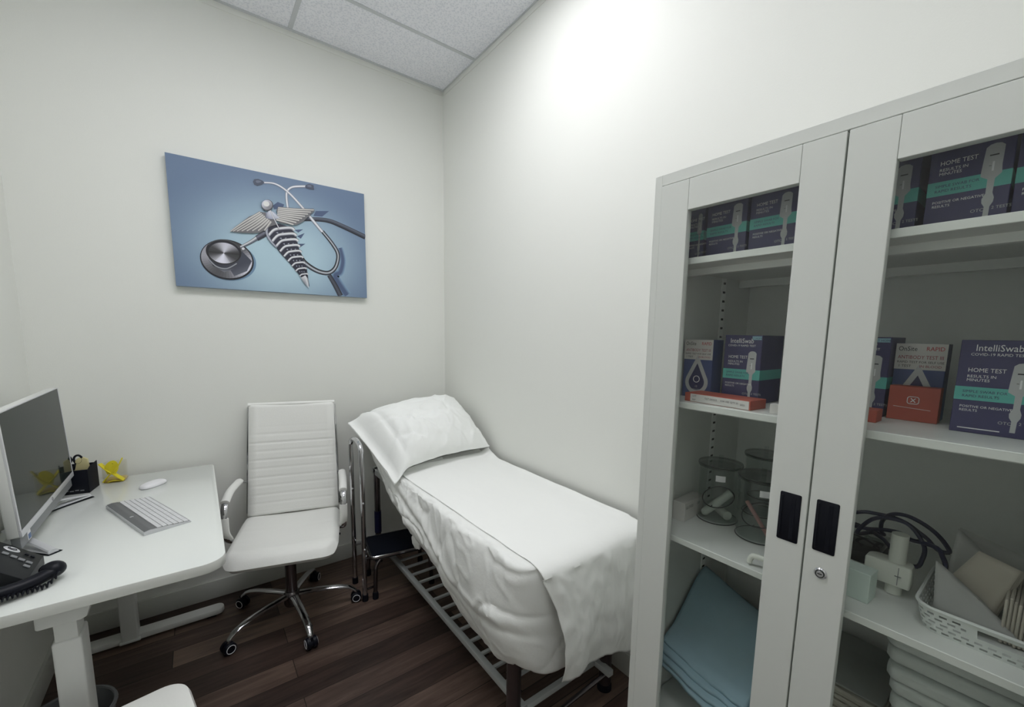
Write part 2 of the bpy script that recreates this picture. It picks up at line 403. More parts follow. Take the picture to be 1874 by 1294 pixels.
def ell(cx, cy, a, b, rot, fn, n=48, l=None, a2=0):
    """disc (or ring when a2) shaded by fn(angle)"""
    if l is None: LAY[0] += 1; l = LAY[0]
    cr, sr = math.cos(R(rot)), math.sin(R(rot))
    def pt(k, s):
        t = 2 * PI * k / n; x = a * s * math.cos(t); y = b * s * math.sin(t); return (cx + x * cr - y * sr, cy + x * sr + y * cr)
    for k in range(n):
        c = fn(360 * (k + .5) / n)
        if a2: poly([pt(k, a2), pt(k, 1), pt(k + 1, 1), pt(k + 1, a2)], c, l)
        else: poly([(cx, cy), pt(k, 1), pt(k + 1, 1)], c, l)
G = lambda v: (v, v, int(min(255, v * 1.06)))
SH = (96, 124, 150); SH2 = (76, 92, 124)
# drop shadows printed on the picture
ribbon([(1480, 830), (1500, 930), (1480, 1020), (1440, 1060), (1530, 1205)], [40, 70], [(130, 160, 186), SH2, SH2, (130, 160, 186)])
for pts in ([(950, 500), (990, 470), (1040, 490), (1030, 520), (960, 530)], [(1290, 540), (1395, 540), (1340, 585), (1270, 580)], [(1120, 690), (1190, 685), (1150, 712)], [(1140, 740), (1200, 715), (1170, 760)], [(1130, 800), (1205, 800), (1160, 830)]):
    poly(pts, SH2)
ell(600, 945, 215, 150, 8, lambda a: (110, 140, 168))
# tubing
BK = [(18, 18, 26), (60, 64, 76), (200, 205, 212), (40, 42, 52), (14, 14, 20)]
ribbon([(1120, 610), (1240, 605), (1380, 615), (1500, 660), (1680, 745)], [30, 38], [(40, 44, 58), (92, 98, 112), (70, 76, 90), (36, 40, 52), (20, 22, 32)])
ribbon([(1340, 700), (1420, 800), (1462, 880), (1452, 960), (1420, 1010), (1370, 1030), (1290, 1010), (1200, 950), (1150, 880)], [26, 40], BK)
ribbon([(1390, 1045), (1440, 1130), (1480, 1210)], [34, 40], [(18, 18, 26), (84, 88, 100), (34, 36, 46)])
# ear tubes
SV = [(90, 92, 102), (236, 238, 242), (210, 212, 220), (96, 98, 110)]
ribbon([(1070, 520), (1060, 440), (1066, 385), (1110, 352), (1210, 346)], 20, SV)
ribbon([(880, 318), (960, 325), (1030, 360), (1100, 420), (1190, 520), (1262, 610), (1340, 705)], [14, 24], SV)
for pts in ([(795, 312), (806, 292), (838, 290), (872, 304), (886, 320), (868, 334), (828, 346), (806, 336)], [(1206, 346), (1214, 336), (1240, 326), (1274, 338), (1278, 374), (1240, 370), (1212, 360)]):
    poly(pts, (72, 80, 98)); cx = sum(p[0] for p in pts) / len(pts); cy = sum(p[1] for p in pts) / len(pts)
    poly([(cx + (x - cx) * .5, cy - 6 + (y - cy) * .4) for x, y in pts], (104, 112, 130))
# chest piece
ell(582, 930, 216, 158, 12, lambda a: (24, 26, 36))
ell(580, 926, 205, 148, 12, lambda a: G(int(128 + 60 * math.cos(R(2 * a - 20)) + 30 * math.cos(R(a - 40)))))
poly([(700, 860), (780, 940), (740, 1020), (640, 1060), (600, 1000)], [(60, 64, 78), (70, 74, 88), (100, 104, 116), (90, 94, 106), (60, 62, 76)])
poly([(420, 880), (470, 980), (560, 1030), (650, 1000), (700, 880)], [(60, 62, 72), (40, 42, 54), (120, 122, 132), (70, 72, 84), (50, 52, 64)])
ribbon([(440, 930), (500, 985), (580, 1000), (660, 960)], 14, [(30, 32, 40), (170, 174, 182), (30, 32, 40)])
ell(556, 868, 142, 98, 8, lambda a: (26, 28, 38))
ell(558, 878, 124, 82, 8, lambda a: G(int(122 + 82 * math.cos(R(2 * (a - 95))) * (1 if (a % 180) > 20 else .8) + (26 if 60 < a < 120 else 0))))
ell(556, 868, 142, 98, 8, lambda a: G(30) if not 200 < a < 330 else G(70), a2=.93)
ribbon([(690, 830), (770, 790), (840, 745), (920, 700)], [20, 46], [(60, 62, 74), (226, 228, 232), (120, 124, 136), (40, 42, 56)])
ribbon([(820, 760), (900, 715), (960, 690)], [44, 56], [(36, 38, 52), (120, 122, 138), (50, 52, 66), (28, 30, 42)])
ell(712, 842, 12, 10, 0, lambda a: (216, 218, 224))
# staff with coil
poly([(905, 650), (985, 640), (1075, 665), (1130, 720), (1150, 830), (1190, 930), (1215, 1000), (1225, 1075), (1235, 1140), (1190, 1090), (1140, 1030), (1075, 950), (1000, 870), (940, 780), (905, 710)], (44, 46, 62))
for k in range(9):
    t = k / 8; cx = lerp(1015, 1190, t ** .95); cy = lerp(700, 1050, t); w = lerp(108, 34, t)
    ribbon([(cx - w, cy + 40 * (1 - t) + 6), (cx - w * .55, cy - 6), (cx, cy - 20 * (1 - t * .5)), (cx + w * .7, cy - 24 * (1 - t * .5)), (cx + w * .95, cy - 6)], lerp(26, 14, t), [(60, 62, 76), (236, 238, 240), (196, 198, 206), (60, 62, 78)])
    if k < 8:
        for q in range(3): poly([(cx - w * .4 + q * w * .4, cy + 14), (cx - w * .25 + q * w * .4, cy + 8), (cx - w * .2 + q * w * .4, cy + 24)], (150, 154, 168))
ribbon([(905, 650), (900, 720), (930, 780), (975, 830)], [26, 14], [(70, 72, 90), (190, 194, 206), (90, 94, 112)])
poly([(1165, 1070), (1200, 1050), (1225, 1080), (1228, 1150), (1200, 1125)], [(180, 182, 190), (230, 232, 236), (70, 74, 90), (200, 204, 210), (120, 124, 136)])
# wings
poly([(610, 708), (680, 650), (760, 590), (850, 552), (892, 556), (905, 600), (960, 610), (985, 650), (930, 665), (890, 690), (850, 715), (780, 722), (700, 718)], (112, 112, 116))
for k in range(8):
    t = k / 7
    ribbon([(lerp(612, 880, t ** 1.3), lerp(708, 700, t)), (lerp(720, 905, t), lerp(632, 668, t)), (lerp(850, 935, t), lerp(556, 628, t))], [lerp(10, 16, t), 24], [(92, 90, 92), (214, 212, 208), (176, 174, 172), (84, 82, 86)])
poly([(975, 540), (990, 516), (1090, 520), (1230, 526), (1270, 524), (1278, 540), (1240, 575), (1190, 625), (1130, 655), (1080, 650), (1010, 640), (960, 610), (1000, 580)], (112, 112, 116))
for k in range(8):
    t = k / 7
    ribbon([(lerp(1272, 1110, t), lerp(534, 650, t)), (lerp(1130, 1040, t), lerp(530, 628, t)), (lerp(990, 975, t), lerp(520, 612, t))], [lerp(12, 16, t), 20], [(92, 90, 92), (222, 220, 216), (178, 176, 174), (84, 82, 86)])
poly([(895, 560), (925, 540), (960, 555), (1000, 600), (960, 612), (920, 608), (890, 600)], [(120, 124, 150), (220, 224, 234), (140, 146, 170), (190, 194, 206), (110, 114, 136), (150, 154, 176), (100, 104, 124)])
ribbon([(925, 535), (950, 590), (1000, 690)], [12, 8], [(90, 92, 106), (240, 240, 244), (110, 112, 126)])
ell(905, 500, 46, 44, 0, lambda a: (70, 70, 76)); ell(903, 497, 42, 39, 0, lambda a: G(int(170 + 40 * math.cos(R(a - 230))))); ell(898, 490, 24, 20, 20, lambda a: (222, 222, 220))
pr.norec = True
o = pr.build('printed_picture', cv, smooth=False)

# ------------------------------------------------------------------ standing desk
dk = thing('standing_desk', 'white height adjustable desk against the left wall', 'desk', (-1.72, -.65, 0))
top = MB().prism(rrect(-1.972, -1.21, -1.370, -.045, (.02, .02, .02, .062), 8), .032, 'white', T(0, 0, .731), .003, side='edge')
top.build('desktop', dk)
for yc, s in ((-1.105, -1), (-.175, 1)):
    c = MB(); c.box((-1.762, yc - .045, .02), (-1.704, yc + .045, .618), 'wmetal', .006, 3); c.box((-1.770, yc - .052, .018), (-1.696, yc + .052, .03), 'wmetal', .004)
    leg = c.build('leg', dk)
    MB().box((-1.756, yc - .038, .60), (-1.710, yc + .038, .70), 'wmetal', .004).build('inner_column', leg)
    MB().prism(rrect(-1.93, yc - .034, -1.375, yc + .034, .03, 6), .028, 'wmetal', T(0, 0, .012), .006).box((-1.90, yc - .02, 0), (-1.86, yc + .02, .014), 'black').box((-1.45, yc - .02, 0), (-1.41, yc + .02, .014), 'black').build('foot', dk)
    b = MB().prism([(-1.786, .693), (-1.786, .672), (-1.782, .668), (-1.700, .668), (-1.688, .674), (-1.672, .7305), (-1.786, .7305)], .09, 'wmetal', T(0, yc + .045, 0) @ RX(90), .004); b.build('bracket', dk)
MB().box((-1.765, -1.06, .685), (-1.70, -.22, .725), 'wmetal', .004).build('crossbeam', dk)
MB().box((-1.95, -1.14, .715), (-1.40, -1.10, .7308), 'wmetal', .004).build('support_rail', dk)
MB().box((-1.95, -.16, .715), (-1.40, -.12, .7308), 'wmetal', .004).build('support_rail', dk)
ZD = .7632

# monitor
mo = thing('desktop_computer', 'white all in one computer with a dark glossy screen on the desk', 'computer', (-1.87, -.58, ZD))
MX = T(-1.845, -.579, .85) @ RY(-2.2)      # local: x out of screen, y along, z up
b = MB(); hw = .332; hh = .372
b.box((-.028, -hw, 0), (0, hw, hh), 'wmetal', .005, 3, MX); b.box((-.06, -hw * .6, .03), (-.02, hw * .6, hh - .06), 'wmetal', .02, 3, MX); b.build('housing', mo)
b = MB()
b.box((-.003, -hw, 0), (.004, hw, .018), 'silver', .0015, 2, MX); b.box((-.003, -hw, hh - .004), (.003, hw, hh), 'silver', .001, 1, MX)
b.box((-.003, -hw, .018), (.003, -hw + .008, hh - .004), 'silver', .001, 1, MX); b.box((-.003, hw - .004, .018), (.003, hw, hh - .004), 'silver', .001, 1, MX)
bz = b.build('bezel', mo)
e = MB(); e.tube([MX @ Vector((.0045, .052 * 0 + .006 * math.cos(a), .009 + .006 * math.sin(a))) for a in [2 * PI * k / 20 for k in range(20)]], .0006, 'grey', 6, closed=True); e.build('emblem', bz)
MB().box((-.002, -hw + .0085, .0185), (.0015, hw - .0045, hh - .0045), 'screen', 0, 1, MX).build('screen', mo)
b = MB(); b.box((-.024, -hw + .01, -.040), (-.004, hw - .01, .001), 'grey', .004, 2, MX); sp = b.build('speaker_bar', mo)
MB().box((-.0042, -hw + .070, -.036), (-.0030, -hw + .098, -.006), 'pwhite', 0, 1, MX).box((-.0032, -hw + .073, -.033), (-.0024, -hw + .095, -.018), 'sticker', 0, 1, MX).build('sticker', sp)
st = MB(); zt = ZD + .012
for y1, y0 in ((-.862, -.70), (-.300, -.46)):
    # foot: a flat bar from the back centre to the front tip with a raised upper bar
    st.tube([(-1.925, y0, ZD + .006), (-1.86, lerp(y0, y1, .55), ZD + .006), (-1.795, y1, ZD + .006)], .011, 'silver', 8, flat=(.45, 1.3))
    st.tube([(-1.925, y0, ZD + .05), (-1.86, lerp(y0, y1, .5), ZD + .03), (-1.797, y1, ZD + .010)], .010, 'silver', 8, flat=(.5, 1.2))
st.tube([(-1.925, -.70, ZD + .006), (-1.925, -.46, ZD + .006)], .011, 'silver', 8, flat=(.45, 1.3))
st.build('stand', mo)
for y1, y0 in ((-.862, -.70), (-.300, -.46)):
    MB().tube([(-1.928, y0, ZD + .002), (-1.86, lerp(y0, y1, .55), ZD + .002), (-1.791, y1, ZD + .002)], .016, 'black', 8, flat=(.12, 1.15)).build('foot_strip', mo)  # flat black strip under each lower foot bar, slightly wider than the bar
MB().tube([(-1.925, -.54, ZD + .01), (-1.915, -.56, ZD + .12), (-1.895, -.579, ZD + .22)], .03, 'wmetal', 10, flat=(.35, 1)).build('neck', mo)
# keyboard
kb = thing('keyboard', 'white low keyboard with a grey front strip beside the computer', 'keyboard', (-1.59, -.66, ZD), math.degrees(math.atan2(-.382, .139)))
# local: x along length (towards camera), y towards +room side
KL, KW = .406, .135
b = MB(); b.prism([(0, 0), (KW, 0), (KW, .004), (.018, .0155), (0, .012)], KL, 'silver', T(-KL / 2, -KW / 2, 0) @ Matrix(((0, 0, 1, 0), (1, 0, 0, 0), (0, 1, 0, 0), (0, 0, 0, 1))), .0015); b.build('case', kb, world=False)
sl = math.atan2(-.0115, KW - .018)
def kz(y): return .0155 + (y - .018) * (-.0115) / (KW - .018)
MK = T(0, -KW / 2, 0)
b = MB()
def ks(u, v): y = lerp(.002, .0345, v); return Vector((lerp(-KL / 2 + .003, KL / 2 - .003, u), y - KW / 2, (kz(y) if y > .018 else .012 + .0035 * y / .018) + .0009))
b.grid(ks, 1, 12, 'dgrey'); b.build('status_strip', kb, world=False)
b = MB()
def kp(u, v): y = lerp(.0355, .1315, v); return Vector((lerp(-KL / 2 + .004, KL / 2 - .004, u), y - KW / 2, kz(y) + .0007))
b.grid(kp, 1, 2, 'dgrey'); b.build('key_plate', kb, world=False)
b = MB(); b.ball((.02, .018 - KW / 2, .0156), (.006, .006, .001), 'silver'); b.build('emblem', kb, world=False)
ry = [.037, .0525, .068, .0835, .099, .1145]
for r, y in enumerate(ry):
    b = MB(); x = -KL / 2 + .006; n = 15
    ws = [1] * n if r < 5 else [1.4, 1.1, 1.1, 5, 1.1, 1.1, 1.1, 1.1, 1, 1]
    tot = sum(ws); pit = (KL - .012) / tot
    for w in ws:
        b.box((x + .0004, y - KW / 2 + .0012, kz(y) - .002), (x + w * pit - .0004, y - KW / 2 + .0142, kz(y + .007) + .0024), 'keyw', .0008, 1); x += w * pit
    b.build('key_row', kb, world=False)
# mouse
ms = thing('computer_mouse', 'low white computer mouse near the back of the desk', 'mouse', (-1.596, -.278, ZD), math.degrees(math.atan2(.087, .081)))
def mouse(u, v):
    a = 2 * PI * u; r = math.sin(PI / 2 * v); return Vector((.056 * r * math.copysign(abs(math.cos(a)) ** .8, math.cos(a)), .029 * r * math.copysign(abs(math.sin(a)) ** .8, math.sin(a)), .004 + .018 * math.cos(PI / 2 * v) ** .7))
MB().grid(mouse, 32, 10, 'pwhite', wrap=True).build('shell', ms, world=False)
MB().prism([(.054 * math.cos(2 * PI * k / 24), .0275 * math.sin(2 * PI * k / 24)) for k in range(24)], .005, 'silver').build('base', ms, world=False)

# desk phone
ph = thing('desk_phone', 'black desk phone at the left edge of the photo on the desk', 'phone', (-1.88, -1.03, ZD))
ys0, ys1 = -1.085, -.925
side = [(-1.802, 0), (-1.802, .026), (-1.955, .158), (-1.972, .158), (-1.972, .14), (-1.93, 0)]
b = MB().prism([(x, z) for x, z in side], ys1 - ys0, 'softblack', T(0, ys1, ZD) @ RX(90), .004); b.build('base', ph)
FX, FZ = Vector((-1.802, 0, ZD + .026)), Vector((-1.955, 0, ZD + .158)); FD = (FZ - FX); FN = Vector((.132, 0, .153)).normalized()
def fp(t, y, h=.0): p = FX + FD * t + FN * h; return Vector((p.x, y, p.z))
def fmx(t, y, h):   # local x = +y world (reader's right), local y = up the face
    p = fp(t, y, h); u = FD.normalized(); r = Vector((0, 1, 0))
    return Matrix(((r.x, u.x, FN.x, p.x), (r.y, u.y, FN.y, p.y), (r.z, u.z, FN.z, p.z), (0, 0, 0, 1)))
b = MB()
b.ball((0, 0, 0), (.021, .011, .0025), 'silver', fmx(.42, -.985, .001)) if False else None
lg = MB(); mx = fmx(.345, -.951, .0015)
lg.lathe([(.001, .0005), (.017, .0006), (.019, -.001)], 'silver', mx=mx @ Matrix.Diagonal((.62, 1.0, 1, 1)), seg=28)
lg.tube([mx @ Vector((.005 * math.cos(a), .010 * math.sin(a), .001)) for a in [R(30 + 10 * k) for k in range(28)]], .0010, 'black', 6)
lg.tube([mx @ Vector((.004 - .008 * (k / 8), -.008 + .016 * k / 8, .001)) for k in range(9)], .0010, 'black', 6)
lg.build('emblem', ph)
for y_, t_ in ((-.985, .375), (-.989, .275), (-.992, .185), (-.995, .095), (-1.018, .095)): MB().box((-.0055, -.0075, -.001), (.0055, .0075, .0022), 'grey', .0012, 1, fmx(t_, y_, .001)).build('button', ph)
for y_, t_ in ((-.955, .17), (-.957, .10)): MB().box((-.004, -.005, -.001), (.004, .005, .003), 'black', .0012, 1, fmx(t_, y_, .001)).build('button', ph)
MB().box((-.07, -.03, -.001), (.07, .03, .002), 'screen', .002, 1, fmx(.80, -1.005, .001)).build('display', ph)
hs = [(-1.750, -1.064, .030), (-1.785, -1.100, .026), (-1.82, -1.124, .026), (-1.88, -1.145, .028), (-1.94, -1.158, .030)]
b = MB(); b.tube([(x, y, ZD + z) for x, y, z in hs], [.018, .0165, .016, .0165, .019], 'black', 14, smooth_n=6, flat=(.95, 1.1))
b.ball((-1.757, -1.064, ZD + .032), (.026, .026, .022), 'black'); b.ball((-1.935, -1.155, ZD + .030), (.028, .028, .024), 'black'); b.build('handset', ph)
MB().ball((-1.772, -1.048, ZD + .028), (.017, .017, .016), 'matblack').build('earpiece', ph)
cd = []
for k in range(150):
    t = k / 149; a = 2 * PI * 26 * t; base = Vector((lerp(-1.742, -1.94, t), lerp(-1.088, -1.185, t ** .7) - .006 * math.sin(PI * t), ZD + .008 + .010 * math.sin(PI * t) ** 2 + (.0 if t > .1 else .02 * (1 - t * 10))))
    cd.append(base + Vector((0, .006 * math.cos(a), .006 * math.sin(a))))
MB().tube(cd, .0022, 'black', 5).build('coiled_cord', ph)

# organiser
og = thing('pen_holder', 'black plastic desk organiser behind the computer', 'organiser', (-1.846, -.177, ZD), -10)
b = MB(); w, d, h = .0525, .050, .108; th = .003
b.box((-w, -d, 0), (w, d, .004), 'black', .001)
b.box((-w, -d, 0), (w, -d + th, h * .95), 'black', .001); b.box((-w, d - th, 0), (w, d, h), 'black', .001)
b.box((-w, -d, 0), (-w + th, d, h), 'black', .001)
b.prism([(-d, 0), (d, 0), (d, h + .008), (-.015, h + .002), (-d, h * .90)], th, 'matblack', T(w - th, 0, 0) @ Matrix(((0, 0, 1, 0), (1, 0, 0, 0), (0, 1, 0, 0), (0, 0, 0, 1))), .001)
b.box((-.002, -d, 0), (.001, d, h * .8), 'black', .0)
b.build('shell', og, world=False)
b = MB()
for k in range(5): b.box((-.04 + .016 * k, -d - .0006, .012 + .002 * (k % 2)), (-.028 + .016 * k, -d, .016 + .002 * (k % 2)), 'grey')
b.build('lettering', og, world=False)
mo_ = og.location; ORZ = T(-1.846, -.177, ZD) @ RZ(-10)
def inog(x, y, z): return tuple((ORZ @ Vector((x, y, z)))[:])
sc = thing('scissors', 'black handled scissors standing in the desk organiser', 'scissors', inog(-.01, .012, .004))
b = MB()
for s in (-1, 1):
    ring = [Vector(inog(-.012 + s * .017 + .013 * math.cos(a) * 1.0, .014, .135 + .018 * math.sin(a))) for a in [2 * PI * k / 18 for k in range(18)]]
    b.tube(ring, .0042, 'black', 8, closed=True)
    b.tube([inog(-.012 + s * .010, .014, .12), inog(-.012 + s * .003, .014, .09)], .005, 'black', 8)
b.build('handles', sc)
MB().tube([inog(-.012, .014, .092), inog(-.012, .014, .008)], [.006, .003], 'chrome', 6, flat=(1, .3)).build('blade', sc)
tp = thing('tape_dispenser', 'pale yellow clear tape dispenser standing in the desk organiser', 'tape dispenser', inog(.024, .012, .004))
b = MB(); b.prism([(0, 0), (.046, 0), (.05, .07), (.046, .128), (.034, .136), (.018, .136), (.008, .128), (.0, .10)], .012, 'pyellow', Matrix(ORZ) @ T(-.010, .022, .006) @ RX(90), .003); b.build('body', tp)
MB().lathe([(.009, -.001), (.014, -.001), (.014, .014), (.009, .014), (.009, -.001)], 'cartonw', mx=Matrix(ORZ) @ T(.017, .026, .115) @ RX(90), seg=20).build('roll', tp)
mk = thing('marker_pen', 'black marker pen standing at the left of the desk organiser', 'pen', inog(-.042, .01, .004))
MB().tube([inog(-.042, .01, .006), inog(-.046, .012, .13)], .006, 'black', 10).build('barrel', mk); MB().tube([inog(-.046, .012, .130), inog(-.048, .013, .152)], [.0068, .0062], 'matblack', 10).build('cap', mk)

# clear bag with ribbon
yb = thing('gift_box', 'clear film box tied with yellow ribbon beside the desk organiser', 'gift box', (-1.737, -.088, ZD), -5)
b = MB(); b.box((-.038, -.036, .001), (.038, .036, .088), 'bag', .006, 2); b.build('film', yb, world=False)
b = MB(); b.box((-.037, -.035, .0), (.037, .035, .010), 'amber', .004, 2); b.build('base', yb, world=False)
rb = MB()
def strip(pts, w, m='yellow'): rb.tube(pts, w, m, 6, smooth_n=6, flat=(.22, 1))
strip([(-.042, -.03, .092), (-.02, -.039, .066), (.0, -.042, .046), (.020, -.041, .024), (.034, -.038, .008)], .012)
strip([(-.034, -.039, .008), (-.018, -.041, .030), (0, -.044, .05), (.018, -.043, .072), (.036, -.034, .110)], .013)
strip([(-.006, -.043, .045), (-.012, -.045, .075), (.004, -.044, .092), (.010, -.044, .070), (0, -.045, .048)], .014)
strip([(-.02, -.04, .004), (.0, -.041, .010), (.03, -.040, .004)], .007)
rb.build('ribbon', yb, world=False)

# ------------------------------------------------------------------ desk chair
ch = thing('office_chair', 'white ribbed office chair on a chrome five star base by the desk', 'chair', (-1.094, -.418, 0), -16)
def seatf(u, v):   # closed pillow like slab: u around, v across
    pass
def slab(fn_top, nu, nv, m, th, extra=None):
    b = MB(); g = b.grid(fn_top, nu, nv, m); return b
# seat: grid top + bottom as closed superellipse section
SX0, SX1, SY0, SY1 = -.232, .238, -.268, .235
def seat(u, v):
    # u: -1..1 across x, v front->back, returns centre height & half thickness
    x = lerp(SX0, SX1, u); y = lerp(SY0, SY1, v)
    return x, y
b = MB(); NU, NV = 28, 30
def edge_round(u, v):
    du = min(u, 1 - u) * (SX1 - SX0); dv = min(v, 1 - v) * (SY1 - SY0)
    k = 1
    for d_ in (du, dv):
        if d_ < .03: k *= math.sqrt(max(0, 1 - (1 - d_ / .03) ** 2))
    return k
def scorner(u, v):
    x, y = seat(u, v); r = .07
    for sx, cx in ((-1, SX0), (1, SX1)):
        pass
    cx = min(max(x, SX0 + r), SX1 - r); cy = min(max(y, SY0 + r), SY1 - r)
    dx, dy = x - cx, y - cy
    if dx and dy:
        m_ = max(abs(dx), abs(dy)); h_ = math.hypot(dx, dy); x = cx + dx * m_ / h_; y = cy + dy * m_ / h_
    return x, y
def ztop(u, v):
    x, y = seat(u, v); z = .485 - .030 * sst(.14, .0, v) - .012 * math.sin(PI * u) * sst(0, .3, v)
    return z + .0012 * max(0, math.sin(v * 2 * PI * 11)) ** 8 * -2
def stop(u, v):
    x, y = scorner(u, v); return Vector((x, y, ztop(u, v) - .028 * (1 - edge_round(u, v))))
def sbot(u, v):
    x, y = scorner(u, v); return Vector((x, y, ztop(u, v) - .028 - .026 * edge_round(u, v)))
b.grid(stop, NU, NV, 'leather').grid(sbot, NU, NV, 'leather'); bmesh.ops.remove_doubles(b.bm, verts=b.bm.verts, dist=1e-5)
b.build('seat', ch, world=False, angle=60)
BTILT = 13
BX = T(.005, .212, .475) @ RX(-BTILT)
def backg(side):
    def fn(u, v):
        x = lerp(-.222, .222, u) * lerp(1.0, .955, v); z = lerp(.0, .60, v)
        du = min(u, 1 - u) * .44; dv = min(v, 1 - v) * .6
        k = math.sqrt(max(0, 1 - (1 - min(1, du / .018)) ** 2)) * math.sqrt(max(0, 1 - (1 - min(1, dv / .018)) ** 2))
        rib = 0
        if .03 < v < .80: 
            ph_ = ((v - .03) / .077) % 1; rib = -.0042 * abs(2 * ph_ - 1) ** 9
        y = -.018 * k * side - (rib if side > 0 else 0) * k + .012 * math.sin(PI * u)
        return BX @ Vector((x, y + (-.004 if side > 0 else .0), z))
    return fn
b = MB(); b.grid(backg(1), 20, 110, 'leather').grid(backg(-1), 20, 110, 'leather')
b.build('backrest', ch, world=False, angle=70)
b = MB()
for s in (-1, 1): b.tube([BX @ Vector((s * .222, .002, .02)), BX @ Vector((s * .213, .002, .585))], .0075, 'chrome', 8)
b.tube([BX @ Vector((-.215, .0, .598)), BX @ Vector((.215, .0, .598))], .011, 'leather', 10)
b.build('back_frame', ch, world=False)
for s in (-1, 1):
    x = .005 + s * .246
    lp = [Vector((x - s * .012, .245, .66)), Vector((x, .20, .675)), Vector((x + s * .008, .06, .672)), Vector((x + s * .010, -.03, .648)), Vector((x + s * .010, -.062, .60)), Vector((x + s * .010, -.058, .52)), Vector((x + s * .004, -.03, .462)), Vector((x - s * .03, .0, .445))]
    ar = MB().tube(lp, .011, 'chrome', 10, smooth_n=6, flat=(.55, 1.25)).build('armrest', ch, world=False)
    MB().tube([p + Vector((0, 0, .006)) for p in lp[1:4]], .019, 'leather', 12, smooth_n=8, flat=(.75, 1)).build('arm_pad', ar, world=False)
    MB().tube([lp[4] + Vector((0, 0, -.01)), lp[5], lp[6] + Vector((0, 0, .01))], .017, 'leather', 12, smooth_n=6, flat=(.6, 1.1)).build('arm_sleeve', ar, world=False)
MB().box((-.10, -.09, .405), (.10, .09, .436), 'softblack', .012, 2).tube([(.06, 0, .42), (.24, -.02, .415)], .006, 'black', 8).build('tilt_mechanism', ch, world=False)
MB().tube([(0, 0, .13), (0, 0, .30)], .026, 'dchrome', 20).tube([(0, 0, .30), (0, 0, .41)], .016, 'chrome', 16).tube([(0, 0, .36), (0, 0, .41)], .030, 'black', 18).build('gas_column', ch, world=False)
MB().lathe([(0, .065), (.034, .065), (.038, .075), (.038, .125), (.030, .14), (0, .14)], 'dchrome', seg=24).build('hub', ch, world=False)
for k in range(5):
    a = R(203 + 16 + 72 * k); d = Vector((math.cos(a), math.sin(a), 0)); q = lambda r, z: d * r + Vector((0, 0, z))
    MB().tube([q(.02, .118), q(.10, .116), q(.20, .106), q(.265, .090), q(.298, .066), q(.305, .052)], [.019, .018, .017, .016, .014, .012], 'chrome', 10, smooth_n=5, flat=(.65, 1)).build('leg', ch, world=False)
    c = MB(); n_ = Vector((-d.y, d.x, 0)); e = d * .305
    mx = Matrix(((d.x, 0, n_.x, e.x), (d.y, 0, n_.y, e.y), (0, 1, 0, .027), (0, 0, 0, 1)))
    # lathe axis along n_
    c.lathe([(0, -.024), (.022, -.024), (.027, -.019), (.027, -.006), (.020, -.005), (.020, .005), (.027, .006), (.027, .019), (.022, .024), (0, .024)], 'black', mx=mx, seg=24)
    c.box((-.012, .0, -.004), (.016, .034, .004), 'black', .002, 1, mx)
    cs = c.build('caster', ch, world=False)
    for s in (-1, 1): MB().tube([mx @ Vector((.0185 * math.cos(t), .0185 * math.sin(t), s * .0242)) for t in [2 * PI * j / 24 for j in range(24)]], .0016, 'pwhite', 6, closed=True).build('rim_ring', cs, world=False)

# stool with only its seat corner in view
so = thing('padded_stool', 'white padded stool, only a seat corner shows below the desk', 'stool', (-1.650, -1.462, 0), 10)
b = MB().prism(rrect(-.20, -.20, .20, .20, .06, 8), .07, 'leather', T(0, 0, .38), .02); b.build('seat', so, world=False)
for x in (-.15, .15):
    for y in (-.15, .15): MB().tube([(x, y, .385), (x * 1.12, y * 1.12, 0)], .012, 'chrome', 10).build('leg', so, world=False)

# bin
bn = thing('waste_bin', 'round grey waste bin behind the near desk leg', 'bin', (-1.792, -.955, 0))
MB().lathe([(0, .0), (.085, 0), (.108, .262), (.112, .268), (.110, .274), (.104, .270), (.082, .006), (0, .006)], 'bin', seg=40).build('bucket', bn, world=False)
MB().lathe([(.104, .262), (.1125, .262), (.1145, .268), (.1125, .274), (.106, .274), (.104, .262)], 'bin', seg=40).build('rim', bn, world=False)

# ------------------------------------------------------------------ step stool with hand rail
ss = thing('step_stool', 'chrome step stool with black tread and tall hand rail at the bed head', 'step stool', (-.56, -.42, 0), -9)
PW0, PW1, PD0, PD1 = -.145, .215, -.13, .125; PZ = .245
b = MB().prism(rrect(PW0, PD0, PW1, PD1, .03, 6), .02, 'softblack', T(0, 0, PZ - .024), .003); b.build('platform', ss, world=False)
MB().prism(rrect(PW0 + .008, PD0 + .008, PW1 - .008, PD1 - .008, .025, 6), .005, mat('blue black tread', (.005, .007, .014), .8, spec=.15, bump=.6, bscale=500), T(0, 0, PZ - .004), .002).build('tread', ss, world=False)
MB().tube([Vector((x, y, PZ - .008)) for x, y in rrect(PW0 - .002, PD0 - .002, PW1 + .002, PD1 + .002, .032, 6)], .0065, 'chrome', 8, closed=True, flat=(1.3, .7)).build('edge_band', ss, world=False)
for x, sx in ((PW0 + .025, -1), (PW1 - .03, 1)):
    for y, sy in ((PD0 + .02, -1), (PD1 - .02, 1)):
        l = MB().tube([(x - sx * .03, y, PZ - .03), (x - sx * .008, y + sy * .004, PZ - .06), (x, y + sy * .01, PZ - .10), (x + sx * .006, y + sy * .02, .03)], .011, 'dchrome', 10, smooth_n=5).build('leg', ss, world=False)
        MB().lathe([(0, 0), (.016, 0), (.016, .03), (.013, .038), (0, .038)], 'matblack', c=(x + sx * .006, y + sy * .02, 0), seg=16).build('rubber_foot', l, world=False)
MR = WM[ss.name].inverted()
wr = lambda p: MR @ Vector(p)
